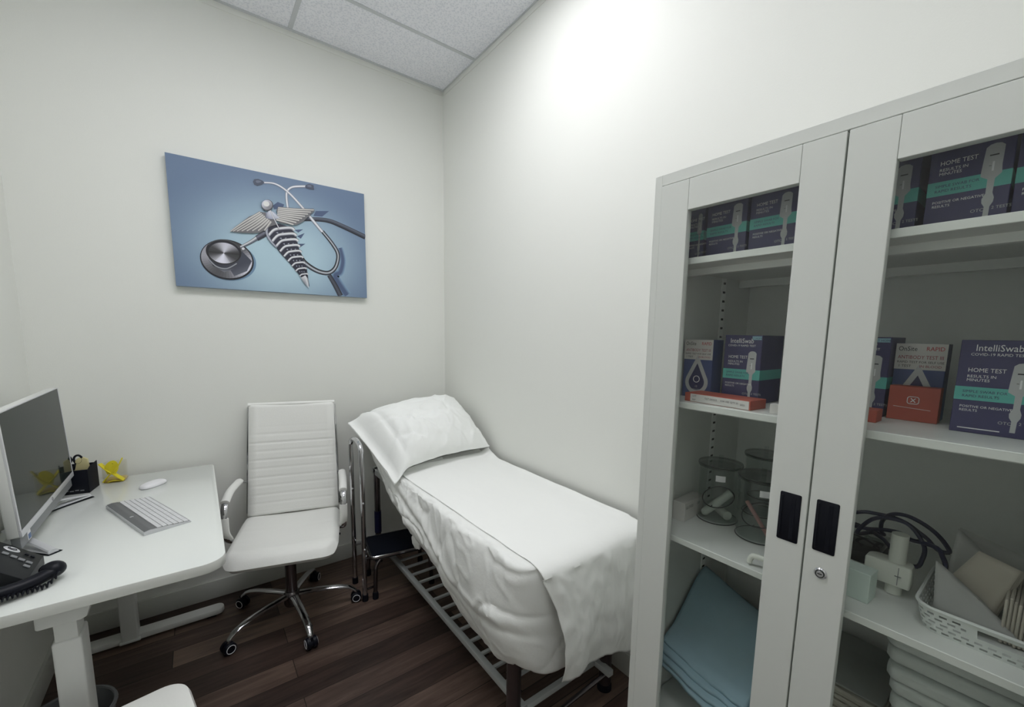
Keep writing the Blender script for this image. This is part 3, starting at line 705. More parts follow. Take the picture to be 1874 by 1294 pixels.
rail = [(-.757, -.515, .03), (-.754, -.515, .45), (-.752, -.512, .80), (-.752, -.50, .852), (-.752, -.465, .878), (-.752, -.415, .884), (-.752, -.365, .878), (-.752, -.33, .852), (-.752, -.318, .80), (-.752, -.315, .45), (-.752, -.315, .03)]
hr = MB().tube([wr(p) for p in rail], .0125, 'chrome', 12, smooth_n=5).build('hand_rail', ss, world=False)
MB().tube([wr((-.757, -.515, 0)), wr((-.757, -.515, .035))], .016, 'matblack', 12).build('rubber_foot', hr, world=False)
MB().tube([wr((-.752, -.315, 0)), wr((-.752, -.315, .035))], .016, 'matblack', 12).build('rubber_foot', hr, world=False)
for p, q in (((-.755, -.515, .235), (-.69, -.505, .235)), ((-.752, -.315, .235), (-.69, -.32, .235)), ((-.757, -.515, .06), (-.70, -.508, .06))): MB().tube([wr(p), wr(q)], .006, 'dchrome', 8).build('rail_bracket', ss, world=False)
for p in ((-.755, -.528, .56), (-.752, -.328, .58), (-.755, -.528, .30)): MB().ball(wr(p), .005, 'silver').build('rail_bolt', ss, world=False)

# ------------------------------------------------------------------ exam bed
bd = thing('exam_bed', 'narrow examination bed with a slatted lower rack along the right wall', 'bed', (-.32, -.93, 0))
BX0, BX1 = -.585, -.045
for x, y, m_ in ((-.587, -1.655, 'purple'), (-.137, -1.690, 'purple'), (-.560, -.16, 'dchrome'), (-.10, -.16, 'dchrome')):
    r_ = .026 if y < -1 else .018
    l = MB().tube([(x, y, .012), (x, y, .60)], r_, m_, 20).build('leg', bd)
    MB().lathe([(0, 0), (r_ + .004, 0), (r_ + .004, .02), (r_, .028), (0, .028)], 'matblack', c=(x, y, 0), seg=20).build('foot_cap', l)
MB().tube([(-.560, -.16, .20), (-.560, -.16, .34)], .021, mat('deep blue sleeve', (.01, .012, .06), .4), 16).build('sleeve', bd)
b = MB()
for x in (-.555, -.11): b.box((x - .02, -1.70, .58), (x + .02, -.12, .62), 'rack', .004)
for y in (-1.66, -.9, -.16): b.box((-.575, y - .02, .58), (-.09, y + .02, .62), 'rack', .004)
b.build('bed_frame', bd)
rk = MB(); RZ0, RZ1 = .108, .133
rk.box((-.558, -1.665, RZ0), (-.533, -.34, RZ1), 'rack', .002); rk.box((-.182, -1.748, RZ0), (-.155, -.34, RZ1), 'rack', .002); rack = rk.build('rack_rail', bd)
y = -.36; k = 0
while y > -1.60:
    MB().box((-.535, y - .0075, RZ1 - .012), (-.180, y + .0075, RZ1 - .001), 'rack', .0015).build('slat', rack); y -= .0905; k += 1
MB().box((-.535, -1.672, RZ0 + .002), (-.180, -1.650, RZ1), 'rack', .002).build('cross_rail', rack)
MB().tube([(-.587, -1.70, .045), (-.137, -1.715, .095)], .009, 'dchrome', 10).build('lower_bar', bd)
# mattress : level section then raised head section
def mz(y): return .722 + max(0, (y + .66)) * .42
b = MB(); prof = [(-1.735, .635), (-1.745, .66), (-1.742, .70), (-1.72, .722), (-.66, .722), (-.12, mz(-.12)), (-.10, mz(-.12) - .03), (-.12, mz(-.12) - .09), (-.64, .635)]
b.prism([(p[0], p[1]) for p in prof], BX1 - BX0 - .02, 'vinyl', T(BX0 + .01, 0, 0) @ Matrix(((0, 0, 1, 0), (1, 0, 0, 0), (0, 1, 0, 0), (0, 0, 0, 1))), .012); b.build('mattress', bd)
MB().box((-.52, -.30, .62), (-.14, -.26, .80), 'rack', .004).build('back_support', bd)

# fitted sheet: over the top, down the left side and round the near corner
zb_tab = [(-1.80, .36), (-1.70, .352), (-1.60, .305), (-1.50, .290), (-1.40, .305), (-1.236, .372), (-1.026, .452), (-.86, .492), (-.704, .528), (-.55, .575), (-.40, .640), (-.28, .74), (-.20, .80), (-.10, .86)]
def wr_(a, b_, c=0):
    return nz(a * 7, b_ * 7, c) * .55 + nz(a * 17, b_ * 13, c + 3) * .3 + nz(a * 40, b_ * 31, c + 9) * .12
fs_ = MB(); RAD = .07
LTOT_Y = 1.590      # straight run along y from -.09 to -1.68
ARC = RAD * PI / 2; FRONT = .10
def path(s):        # s metres along the left edge: straight, corner, then along the front
    if s <= LTOT_Y: return Vector((BX0, -.09 - s, 0)), Vector((-1, 0, 0))
    s2 = s - LTOT_Y
    if s2 < ARC:
        a = s2 / RAD; return Vector((BX0 + RAD * (1 - math.cos(a)), -.09 - LTOT_Y - RAD * math.sin(a) + .0, 0)), Vector((-math.cos(a), -math.sin(a), 0))
    return Vector((BX0 + RAD + (s2 - ARC), -.09 - LTOT_Y - RAD, 0)), Vector((0, -1, 0))
STOT = LTOT_Y + ARC + FRONT
def fsheet(u, v):
    s = u * STOT; p, n = path(s); yy = p.y
    if s > LTOT_Y:
        k = (s - LTOT_Y) / (STOT - LTOT_Y); zb = lerp(.352, .298, sst(0, .8, k))
    else: zb = interp(yy, zb_tab)
    zt = mz(max(yy, -1.7)) + (.006 if s <= LTOT_Y else lerp(.006, .001, sst(0, ARC, s - LTOT_Y)))
    zb += .012 * nz(s * 9, 4.2)
    if v < .12:
        t = v / .12; q = p - n * lerp(.16, .0, t) if s > LTOT_Y else Vector((lerp(BX0 + .26, BX0, t), yy, 0))
        return Vector((q.x, q.y, zt + .003 * wr_(q.x * 1.5, q.y * 1.5) - (.003 * sst(.7, 1, t))))
    t = (v - .12) / .88
    drop = zt - .003 - zb
    z = zt - .003 - drop * (t ** (1.0 + .55 * (1 - sst(0, .45, t))))
    ck = 1 - .75 * sst(LTOT_Y - .02, LTOT_Y + ARC, s)
    bulge = (.012 + .050 * math.sin(PI * min(1, t * .96 + .04 * sst(0, .1, t))) ** .55 * (.6 + .4 * sst(-.3, -1.2, yy)) + .010 * t) * ck
    w0 = sst(0, .10, t) * (.45 + .55 * ck)
    rd = lambda x, y, c, k: (1 - min(1, abs(nz(x, y, c)) * 2.2)) ** k
    ridge = .030 * nz(s * 3.0 - t * 1.3, t * 1.5 + s * .7, 1) * (.3 + .7 * math.sin(PI * min(1, t * .9)))
    ridge += .009 * rd(s * 3.4 - t * 1.6, t * 1.5 + s * 1.3, 4.5, 2) - .007 * rd(s * 6.2 + t * 1.2, t * 2.6 - s * 1.1, 8.5, 3) + .004 * rd(s * 13 - t * 4, t * 5 + s * 3, 2.2, 3) + .0025 * wr_(s * 1.6, t * .9 - s * .8, 1)
    ridge *= w0
    q_ = t - (.28 + .38 * sst(.35, 1.45, s)) - .10 * nz(s * 2.2, 7.7); ridge += (-.007 * math.exp(-(q_ / .045) ** 2) + .007 * math.exp(-((q_ + .10) / .06) ** 2)) * sst(.35, .8, s) * ck
    vert = .006 * math.sin(s * 17 + 3 * nz(s * 3, t * 2)) * t * ck
    o_ = bulge + ridge + vert
    return Vector((p.x + n.x * o_, p.y + n.y * o_, z + .008 * wr_(s * 2, t * 2, 5) * (1 - t)))
fs_.grid(fsheet, 240, 64, 'sheet')
sh = fs_.build('bed_sheet', solid=.0015); tag(sh, 'crumpled white sheet hanging down the open side of the bed', 'sheet')
b = MB()
def lobe(u, v):
    a = 2 * PI * u; r = math.sin(PI * v); k = 1 + .10 * math.sin(7 * a) * r
    return Vector((-.612 + .012 * math.cos(PI * v) * 1.2, -.880 + .045 * r * k * math.cos(a), .452 + .036 * r * k * math.sin(a)))
b.grid(lobe, 42, 12, 'paper', wrap=True); b.build('sheet_corner', sh)

# paper cover: from the pillow over the top, down the foot end
YT0 = -.62; YE = -1.742; RC = .045
TOPL = (YT0 - (YE + RC)); ARCF = RC * PI / 2
def cover(u, v):      # u across (0 = wall side), v along
    xw = -.032; 
    L_ = TOPL + ARCF + .44; s = v * L_
    zb = lerp(.235, .300, sst(0, .75, u)) + .006 * math.sin(u * 19)
    if s <= TOPL:
        y = YT0 - s; z = mz(y) + .0095; xl = lerp(-.602, -.585, s / TOPL) + .004 * nz(y * 6, 2.2)
        edge = sst(.93, 1, u)
        z += .0035 * wr_(u * .5, y * .9, 7) + .006 * sst(-.75, -.64, y) - .0015 * edge + .004 * (1 - sst(0, .06, u))
        if y > -.76: z += .020 * sst(-.76, -.64, y) * sst(.12, 0.0, u)
        return Vector((lerp(xw, xl, u), y, z))
    s2 = s - TOPL
    if s2 < ARCF:
        a = s2 / RC; y = YE + RC - RC * math.sin(a) - .022 * math.sin(a); z = mz(-1.7) + .0095 - RC * (1 - math.cos(a)); xl = lerp(-.585, -.572, a / (PI / 2))
        return Vector((lerp(xw, xl, u), y - .028 * math.sin(a) - .010 * math.sin(a) * nz(u * 5, 1.3), z))
    t = (s2 - ARCF) / .44; z0 = mz(-1.7) + .0095 - RC; z = lerp(z0, zb, t)
    xl = interp(t, [(0, -.572), (.3, -.525), (.6, -.505), (1, -.495)])
    y = YE - .050 - .028 * math.sin(PI * t * .9) * (.7 + .3 * u) - .004 * t + .014 * wr_(u * 1.1, t * .6 + 2, 11) - .012 * math.sin(u * 9 + 1.5 * nz(u * 3, t)) * t
    if u > .9: y += .018 * sst(.9, 1, u) * (1 - t)
    return Vector((lerp(xw - .0, xl, u), y, z))
pc = MB().grid(cover, 90, 150, 'paper').build('paper_cover', solid=.0012); tag(pc, 'smooth white paper cover over the bed top and its foot end', 'sheet')

# pillow
C00, C10, C11, C01 = Vector((-.655, -.735, .755)), Vector((-.045, -.655, .775)), Vector((-.045, -.165, 1.015)), Vector((-.745, -.255, .955))
def pil(side):
    def fn(u, v):     # u left->right, v bottom->top
        p = C00.lerp(C10, u).lerp(C01.lerp(C11, u), v)
        n = (C10 - C00).cross(C01 - C00).normalized()
        pinch = .030 * (math.sin(PI * u) * (1 - abs(2 * v - 1)) * 0 + 1)
        # pull the edges in between the corners
        ed = Vector((0, 0, 0))
        ux = (C10 - C00).normalized(); vy = (C01 - C00).normalized()
        ed += vy * (.030 * math.sin(PI * u) * ((1 - v) ** 3 - v ** 3 * .3)); ed += ux * (.012 * math.sin(PI * v) * ((1 - u) ** 3 - u ** 3))
        uu = sst(0, 1, u); hem = sst(.0, .20, u)
        fx = (1 - abs(2 * min(1, max(0, (u - .05) / .95)) - 1) ** 3.2) if u > .05 else 0
        fy = 1 - abs(2 * v - 1) ** 3.0
        h_ = (max(0, fx) ** .6) * (max(0, fy) ** .6)
        k = .135 if side > 0 else .030
        w_ = 0
        if side > 0:
            rd = lambda x, y, c, k2: (1 - min(1, abs(nz(x, y, c)) * 2.2)) ** k2
            w_ = .016 * nz(u * 4, v * 4, 21) + .014 * rd(u * 5 - v * 2, v * 2.6 + u, 3.1, 2) - .014 * rd(u * 4 + v * 3.4, v * 2 - u * 2, 6.4, 3) + .010 * rd(u * 11 - v * 4, v * 5 + u * 4, 9.2, 3) * sst(.8, .2, v)
            w_ -= .014 * math.exp(-((u - .13 - .02 * v) / .016) ** 2) * sst(0, .15, v)
            w_ *= .25 + .75 * h_
        droop = Vector((-.012, -.010, -.055)) * (1 - sst(0, .13, u)) * (1 - .6 * v)
        return p + ed + droop + n * (h_ * k * side + .012 + w_ + (.006 if side > 0 else 0))
    return fn
b = MB(); b.grid(pil(1), 72, 60, 'pillow').grid(pil(-1), 72, 60, 'pillow')
pw = b.build('pillow', angle=80); tag(pw, 'plump white pillow in an open ended case at the bed head', 'pillow')

# ------------------------------------------------------------------ steel cabinet
cb = thing('storage_cabinet', 'light grey steel cabinet with two glazed doors against the right wall', 'cabinet', (-.26, -2.4605, 0))
D, HC, YL, YR = .5085, 1.8448, -2.0777, -2.8433
YG = -2.4605; TH = .0195; HD = 1.8172
b = MB()
b.box((-D + .004, YL - TH, .0), (-.012, YL, HC), 'cab', .0008, 1); b.box((-D + .004, YR, .0), (-.012, YR + TH, HC), 'cab', .0008, 1)
b.box((-D + .004, YR + TH, HD + .003), (-.012, YL - TH, HC), 'cab', .0008, 1); b.box((-D + .03, YR + TH, .0), (-.012, YL - TH, .08), 'cab', .0008, 1)
b.build('body', cb)
MB().box((-.020, YR + TH, .08), (-.012, YL - TH, HD + .003), 'cabin').build('back_panel', cb)
for z in (1.651, 1.311, .9685, .44):
    sx = -.475; t_ = MB().box((sx, YR + TH + .002, z - .015), (-.022, YL - TH - .002, z), 'cab', .001, 1)
    t_.box((-.10, YR + TH + .004, z - .035), (-.085, YL - TH - .004, z - .015), 'cabin'); t_.box((-.40, YR + TH + .004, z - .03), (-.385, YL - TH - .004, z - .015), 'cabin')
    t_.build('shelf', cb)
for yy, s in ((YL - TH, -1), (YR + TH, 1)):
    for x in (-.185, -.445):
        b = MB(); y0, y1 = sorted((yy, yy + s * .003)); b.box((x - .011, y0, .10), (x + .011, y1, HD - .01), 'cabin')
        z = .14
        while z < 1.78:
            y2, y3 = sorted((yy + s * .003, yy + s * .0034)); b.box((x - .0065, y2, z), (x + .0065, y3, z + .006), 'gap'); z += .0255
        b.build('slotted_standard', cb)
ZB, ZT = .032, HD
def door(y0, y1, w0, w1, left):
    # y0 > y1 ; window from w0 to w1 between .30 and 1.7508
    wz0, wz1 = .30, 1.7508
    b = MB(); g = .0006
    b.box((-D, w0, ZB), (-D + .018, y0, ZT), 'cab', .0008, 1)
    b.box((-D, y1, ZB), (-D + .018, w1, ZT), 'cab', .0008, 1)
    b.box((-D, w1 + g, wz1), (-D + .018, w0 - g, ZT), 'cab', .0008, 1); b.box((-D, w1 + g, ZB), (-D + .018, w0 - g, wz0), 'cab', .0008, 1)
    dr = b.build('door', cb)
    MB().box((-D + .009, w1 - .004, wz0 - .004), (-D + .013, w0 + .004, wz1 + .004), 'glass').build('glass_pane', dr)
    if left: hy0, hy1, hz0, hz1 = -2.412, -2.449, 1.075, 1.172
    else: hy0, hy1, hz0, hz1 = -2.4735, -2.509, 1.077, 1.175
    h_ = MB(); fr = .0022
    pts = rrect(hy1, hz0, hy0, hz1, .003, 4)
    MXh = Matrix(((0, 0, -1, -D + .0004), (1, 0, 0, 0), (0, 1, 0, 0), (0, 0, 0, 1)))
    h_.prism(pts, .0016, 'black', MXh, .0006)
    h_.box((-D - .0022, hy1 + .009, hz0 + .006), (-D - .0005, hy1 + .016, hz1 - .006), 'matblack', .0006, 1); h_.box((-D - .0026, hy0 - .006, hz0 + .006), (-D - .0005, hy0 - .003, hz1 - .006), 'black', .0006, 1)
    h_.build('handle', dr)
    if not left:
        k = MB(); mxk = T(-D - .0002, -2.491, 1.036) @ RY(-90)
        k.lathe([(0, .004), (.0055, .004), (.006, .003), (.0085, .003), (.0105, .001), (.0108, -.001)], 'chrome', mx=mxk, seg=28); k.box((-D - .0046, -2.4945, 1.0352), (-D - .0040, -2.4875, 1.0368), 'gap'); k.tube([(-D - .0042, -2.491 + .0068 * math.cos(a), 1.036 + .0068 * math.sin(a)) for a in [2 * PI * j / 24 for j in range(24)]], .0006, 'gap', 6, closed=True)
        k.build('key_lock', dr)
    return dr
door(YL - TH - .0022, YG + .0016, -2.1695, -2.3926, True)
door(YG - .0016, YR + TH + .0022, -2.5287, -2.752, False)
MB().box((-D + .016, YL - TH - .002, .03), (-D + .019, YL - TH + .0005, HD), 'gap').box((-D + .019, YG - .012, .08), (-D + .022, YG + .012, HD), 'gap').box((-D + .016, YR + TH, HD - .002), (-D + .019, YL - TH, HD + .004), 'gap').build('gap_shade', cb)  # near-black strips behind the door gaps, their shade put into colour

# cartons -----------------------------------------------------------
def swab_box(label, x, y0, y1, z, h, d, full=True, rz=0, name='test_kit_box', group='swab test cartons', teal_z=(.355, .50)):
    """navy carton: front at x, from y0 (left in the photo) to y1; the front is printed"""
    w = y0 - y1; o = thing(name, label, 'box', (x, (y0 + y1) / 2, z), rz, group)
    b = MB(); b.box((0, -w / 2, 0), (d, w / 2, h), 'navy', .0008, 1)
    F = Matrix(((0, 0, -1, -.0004), (-1, 0, 0, w / 2), (0, 1, 0, 0), (0, 0, 0, 1)))   # local x right, y up on the printed face
    def r(x0, y0_, x1, y1_, m_, l=0): b.prism([(x0 * w, y0_ * h), (x1 * w, y0_ * h), (x1 * w, y1_ * h), (x0 * w, y1_ * h)], 0, m_, F @ T(0, 0, .00015 * l))
    r(0, teal_z[0], 1, teal_z[1], 'teal')
    # the band runs round the side facing the room's front
    b.prism([(0, teal_z[0] * h), (d, teal_z[0] * h), (d, teal_z[1] * h), (0, teal_z[1] * h)], 0, 'teal', Matrix(((1, 0, 0, 0), (0, 0, 1, -w / 2 - .0003), (0, 1, 0, 0), (0, 0, 0, 1))))
    # swab silhouette
    cx = .775
    sw = [(-.13, .50), (-.125, .56), (-.11, .70), (-.105, .74), (-.06, .765), (.0, .772), (.06, .765), (.105, .74), (.105, .70), (.10, .56), (.11, .48), (.04, .435), (.035, .30), (.06, .25), (.055, .21), (.025, .17), (.02, .055), (-.045, .055), (-.04, .17), (-.075, .21), (-.08, .25), (-.045, .30), (-.045, .435), (-.13, .47)]
    b.prism([((cx + px) * w, py * h) for px, py in sw], 0, 'pgrey', F @ T(0, 0, .0003))
    r(cx - .055, .655, cx + .05, .668, 'pblack', 3); r(cx - .012, .51, cx + .012, .60, 'pwhite', 3); r(cx - .05, .56, cx - .02, .565, 'pblack', 3)
    def tx(s, px, py, size, m_, align='LEFT', sx=1.0): b.text(s, size * h, m_, F @ T(px * w, py * h, .0005), align, sx)
    if full:
        tx('IntelliSwab', .47, .885, .098, 'pwhite', 'CENTER', .80); tx('COVID-19 RAPID TEST', .47, .835, .040, 'pwhite', 'CENTER', 1.0)
        r(.74, .935, .98, .985, 'lblue', 2); tx('AT HOME', .86, .945, .036, 'navy', 'CENTER')
    tx('HOME TEST', .13, .66, .062, 'pwhite', sx=.85); tx('RESULTS IN', .13, .60, .042, 'pwhite'); tx('MINUTES', .13, .56, .042, 'pwhite')
    tx('SIMPLE SWAB FOR', .10, .437, .040, 'navy'); tx('RAPID RESULTS', .10, .388, .040, 'navy')
    tx('POSITIVE OR NEGATIVE', .09, .275, .036, 'pwhite'); tx('RESULTS', .09, .235, .036, 'pwhite')
    r(.10, .045, .62, .056, 'pwhite', 2); tx('OTC', .58, .13, .045, 'pgrey'); tx('2 TESTS', .82, .14, .04, 'pgrey')
    b.build('carton', o, world=False); return o
zs1, zs2, zs3, zs4 = 1.6512, 1.3112, .9687, .4402
swab_box('narrow navy carton at the far left of the top shelf', -.40, -2.102, -2.150, zs1, .152, .10, False)
swab_box('navy test carton, middle of three behind the left door top', -.405, -2.160, -2.254, zs1, .155, .12, False)
swab_box('navy test carton, right of three behind the left door top', -.405, -2.261, -2.355, zs1, .155, .12, False)
swab_box('navy test carton cut off by the right door frame, top shelf', -.405, -2.446, -2.540, zs1, .155, .12, False)
swab_box('navy test carton showing whole behind the right door top', -.410, -2.552, -2.646, zs1, .155, .12, False)
swab_box('navy test carton at the right edge of the photo, top shelf', -.405, -2.6495, -2.7435, zs1, .155, .12, False)
swab_box('navy test carton behind the red tray on the second shelf', -.365, -2.206, -2.293, zs2, .163, .118)
swab_box('navy test carton mostly hidden by the right door frame, second shelf', -.293, -2.415, -2.508, zs2, .163, .115)
swab_box('large navy test carton nearest the photo edge on the second shelf', -.346, -2.612, -2.708, zs2, .160, .118)

def drop_box(label, x, y0, y1, z, h, d, drop_y):
    w = y0 - y1; o = thing('blood_test_box', label, 'box', (x, (y0 + y1) / 2, z), 0, 'drop test cartons')
    b = MB(); b.box((0, -w / 2, 0), (d, w / 2, h), 'blue', .0008, 1)
    F = Matrix(((0, 0, -1, -.0004), (-1, 0, 0, w / 2), (0, 1, 0, 0), (0, 0, 0, 1)))
    def r(x0, y0_, x1, y1_, m_, l=0): b.prism([(x0 * w, y0_ * h), (x1 * w, y0_ * h), (x1 * w, y1_ * h), (x0 * w, y1_ * h)], 0, m_, F @ T(0, 0, .00015 * l))
    r(0, .66, 1, 1, 'cartonw')
    def drop(s, m_, l):
        pts = []
        for k in range(41):
            a = R(-30 + 240 * k / 40); pts.append((.5 * w - s * .40 * w * math.cos(a) * 1, drop_y * h - s * .40 * w * math.sin(a)))
        pts.append((.5 * w, drop_y * h + s * .92 * w)); b.prism(pts, 0, m_, F @ T(0, 0, .00015 * l))
    drop(1.0, 'pgrey', 1); drop(.68, 'navyd', 2)
    cx, cy = .5 * w, (drop_y * h + .10 * w)
    b.tube([F @ Vector((cx + .105 * w * math.cos(a), cy + .105 * w * math.sin(a), .0006)) for a in [2 * PI * k / 24 for k in range(24)]], .0009, 'pwhite', 5, closed=True)
    def tx(s, px, py, size, m_, align='LEFT', sx=1.0): b.text(s, size * h, m_, F @ T(px * w, py * h, .0004), align, sx)
    tx('OnSite', .05, .905, .085, 'pblack', sx=.8); tx('RAPID', .95, .91, .075, 'redp', 'RIGHT', .85)
    tx('ANTIBODY TEST III', .5, .80, .066, 'maroon', 'CENTER', .80); tx('RAPID TEST FOR SELF USE', .05, .745, .040, 'pblack'); tx('1 TEST', .08, .69, .045, 'pblack'); tx('IN BLOOD', .93, .69, .045, 'maroon', 'RIGHT')
    tx('15', .5, drop_y - .09, .05, 'pgrey', 'CENTER'); tx('MINUTES', .5, drop_y - .14, .032, 'pgrey', 'CENTER')
    b.build('carton', o, world=False); return o
drop_box('blue and white carton with a drop outline at the left of the second shelf', -.375, -2.104, -2.182, zs2, .150, .05, .27)
drop_box('blue and white carton with a chevron top behind the red carton', -.266, -2.511, -2.587, zs2, .151, .045, .27)
rt = thing('red_carton', 'upright red carton in front of the blue and white carton', 'box', (-.297, -2.552, zs2), 0)
b = MB(); b.box((0, -.0375, 0), (.026, .0375, .068), 'red', .0008, 1); F = Matrix(((0, 0, -1, -.0004), (-1, 0, 0, .0375), (0, 1, 0, 0), (0, 0, 0, 1)))
ic = [F @ Vector((x, y, .0004)) for x, y in rrect(.029, .034, .046, .048, .004, 4)]; b.tube(ic, .0007, 'pwhite', 5, closed=True)
b.tube([F @ Vector((.034, .037, .0004)), F @ Vector((.041, .045, .0004))], .0008, 'pwhite', 5); b.tube([F @ Vector((.041, .037, .0004)), F @ Vector((.034, .045, .0004))], .0008, 'pwhite', 5)
b.tube([F @ Vector((.009, .027, .0004)), F @ Vector((.064, .024, .0004))], .0004, 'pwhite', 5); b.build('carton', rt, world=False)
rf = thing('red_carton', 'long flat red carton with a white label at the second shelf edge', 'box', (-.418, -2.247, zs2), 90 - 4)
b = MB(); b.box((-.075, -.030, 0), (.088, .036, .021), 'red', .0008, 1)
b.build('carton', rf, world=False)
b = MB(); b.box((-.072, .036, .001), (.072, .0366, .0195), 'cartonw'); fm = Matrix(((-1, 0, 0, 0), (0, 0, 1, .0369), (0, 1, 0, 0), (0, 0, 0, 1)))
for s, x, z in (('LOT', -.066, .013), ('REF', -.066, .004), ('TEST DEVICE', -.034, .010), ('FOR USE', .006, .010), ('QTY 25', .03, .010), ('2025', .052, .008)): b.text(s, .0055, 'pblack', fm @ T(x, z, 0))
b.build('label', rf, world=False)
MBs = thing('small_carton', 'tiny white carton at the right end of the flat red carton', 'box', (-.445, -2.368, zs2), 5); MB().box((-.010, -.012, 0), (.010, .012, .021), 'cartonw', .0008, 1).build('carton', MBs, world=False)
r2 = thing('red_carton', 'tiny red carton just right of the door frame on the second shelf', 'box', (-.365, -2.498, zs2), 0); MB().box((-.02, -.020, 0), (.02, .020, .024), 'red', .0008, 1).build('carton', r2, world=False)

# third shelf, left --------------------------------------------------
def jar(label, x, y, r, h, rim_z, tilt, lab=True):
    o = thing('acrylic_jar', label, 'jar', (x, y, zs3), 0, 'clear jars on the third shelf')
    MB().lathe([(0, .002), (r, .002), (r, h), (r - .0025, h), (r - .0025, .006), (0, .006)], 'clear', seg=40).build('cylinder', o, world=False)
    MB().tube([(r * math.cos(a), r * math.sin(a), .002) for a in [2 * PI * k / 40 for k in range(40)]], .0012, 'rim', 6, closed=True).build('base_ring', o, world=False)
    l = MB().lathe([(0, h + .001), (r + .004, h + .001), (r + .004, h + .010), (0, h + .010)], 'lid', seg=40).tube([((r + .004) * math.cos(a), (r + .004) * math.sin(a), h + .006) for a in [2 * PI * k / 40 for k in range(40)]], .001, 'rim', 6, closed=True).build('lid', o, world=False)
    MB().tube([(0, 0, h + .01), (0, 0, h + .03)], .006, 'clear', 10).build('lid_knob', l, world=False)
    mr = T(0, 0, rim_z) @ RX(tilt[0]) @ RY(tilt[1]); rr = r * .78
    MB().tube([mr @ Vector((rr * math.cos(a), rr * math.sin(a), 0)) for a in [2 * PI * k / 40 for k in range(40)]], .0014, 'rim', 6, closed=True).tube([mr @ Vector((-rr - .001, 0, 0)), mr @ Vector((-rr + .006, 0, 0))], .0012, 'rim', 6).build('rim_reflection', o, world=False)  # dark ring and tick modelled in place of the jar rim's reflection
    if lab:
        b = MB(); a0 = R(196)
        def fn(u, v): a = a0 + R(26) * u; return Vector(((r + .0006) * math.cos(a), (r + .0006) * math.sin(a), lerp(h - .030, h - .014, v)))
        b.grid(fn, 6, 2, 'pwhite'); b.build('label', o, world=False)
    return o
jar('clear jar holding white holders, left on the third shelf', -.282, -2.178, .052, .150, .060, (0, -28))
jar('clear jar holding a pink stick, right on the third shelf', -.300, -2.297, .054, .150, .055, (0, -28))
jar('dark lidded clear jar standing behind the other two jars', -.140, -2.235, .050, .165, .05, (0, 0), False)
t1 = thing('plastic_holder', 'white plastic swab holder leaning up inside the left clear jar', 'holder', (-.29, -2.18, zs3 + .006)); MB().tube([(-.312, -2.160, zs3 + .020), (-.262, -2.202, zs3 + .075)], .0105, 'device', 14).ball((-.312, -2.160, zs3 + .020), .0108, 'device').build('tube_body', t1)
t2 = thing('plastic_holder', 'white plastic swab holder lying crosswise inside the left clear jar', 'holder', (-.275, -2.19, zs3 + .006)); MB().tube([(-.258, -2.166, zs3 + .020), (-.292, -2.212, zs3 + .020)], .012, 'device', 14).build('tube_body', t2)
t3 = thing('wooden_stick', 'pinkish stick slanting inside the right clear jar', 'stick', (-.31, -2.30, zs3 + .006)); MB().tube([(-.285, -2.256, zs3 + .075), (-.322, -2.332, zs3 + .012)], .005, 'pink', 8).build('shaft', t3)
wb = thing('small_carton', 'white lettered carton against the cabinet side on the third shelf', 'box', (-.33, -2.120, zs3), 3); b = MB().box((-.055, -.018, 0), (.055, .018, .052), 'cartonw', .001, 1)
for s, x, z in (('GLOVES', -.05, .034), ('100', .01, .034)): b.text(s, .011, 'pblack', T(x, -.0186, z) @ RX(90))
b.build('carton', wb, world=False)
lo = thing('plastic_clip', 'white plastic clip at the third shelf edge beside the door frame', 'clip', (-.44, -2.37, zs3), 0)
MB().tube([(-.020, .024, .006), (-.020, .020, .020), (-.018, .010, .024), (-.014, -.030, .024), (.008, -.034, .020), (.012, -.034, .006)], .006, 'device', 10, smooth_n=6, flat=(1, .8)).build('loop', lo, world=False)

# fourth shelf, left: pile of blue pads, propped against the cabinet side
PADX = (-.300, -.306, -.318, -.428, -.421, -.409, -.398); PADZ = (.004, .029, .054, .080, .0955, .111, .1265)
for k in range(7):
    def padf(u, v, k=k):
        x = lerp(PADX[k] + .010 * nz(v * 2.2, k * 1.7), -.200 + .003 * k, u); y = lerp(-2.106, -2.352 + .010 * math.sin(k * 2.3), v)
        left = (1 - v); z = zs4 + .008 + PADZ[k] + (.040 * left ** 1.5 if k > 2 else .010 * left)
        z += (.142 * (.35 + .65 * k / 6)) * .98 * sst(.0, 1, u) ** 1.15 * (.72 + .28 * left)
        z += .0030 * nz(x * 16, y * 16, 2) + .006 * sst(.22, 0, u) * nz(y * 26, 4.1) - (.010 * sst(.15, 0, u) if k > 2 else 0)
        return Vector((x, y, z))
    b = MB().grid(padf, 30, 30, 'pad'); nm = ['pale blue pad at the very bottom of the pile', 'pale blue pad second from the bottom of the pile', 'pale blue pad third from the bottom of the pile', 'pale blue pad in the middle of the pile', 'pale blue pad third from the top of the pile', 'pale blue pad second from the top of the pile', 'pale blue pad on top of the pile behind the left door'][k]
    o = b.build('absorbent_pad', solid=(.020 if k < 3 else .011), angle=50); tag(o, nm, 'pad', 'pale blue pads behind the left door')

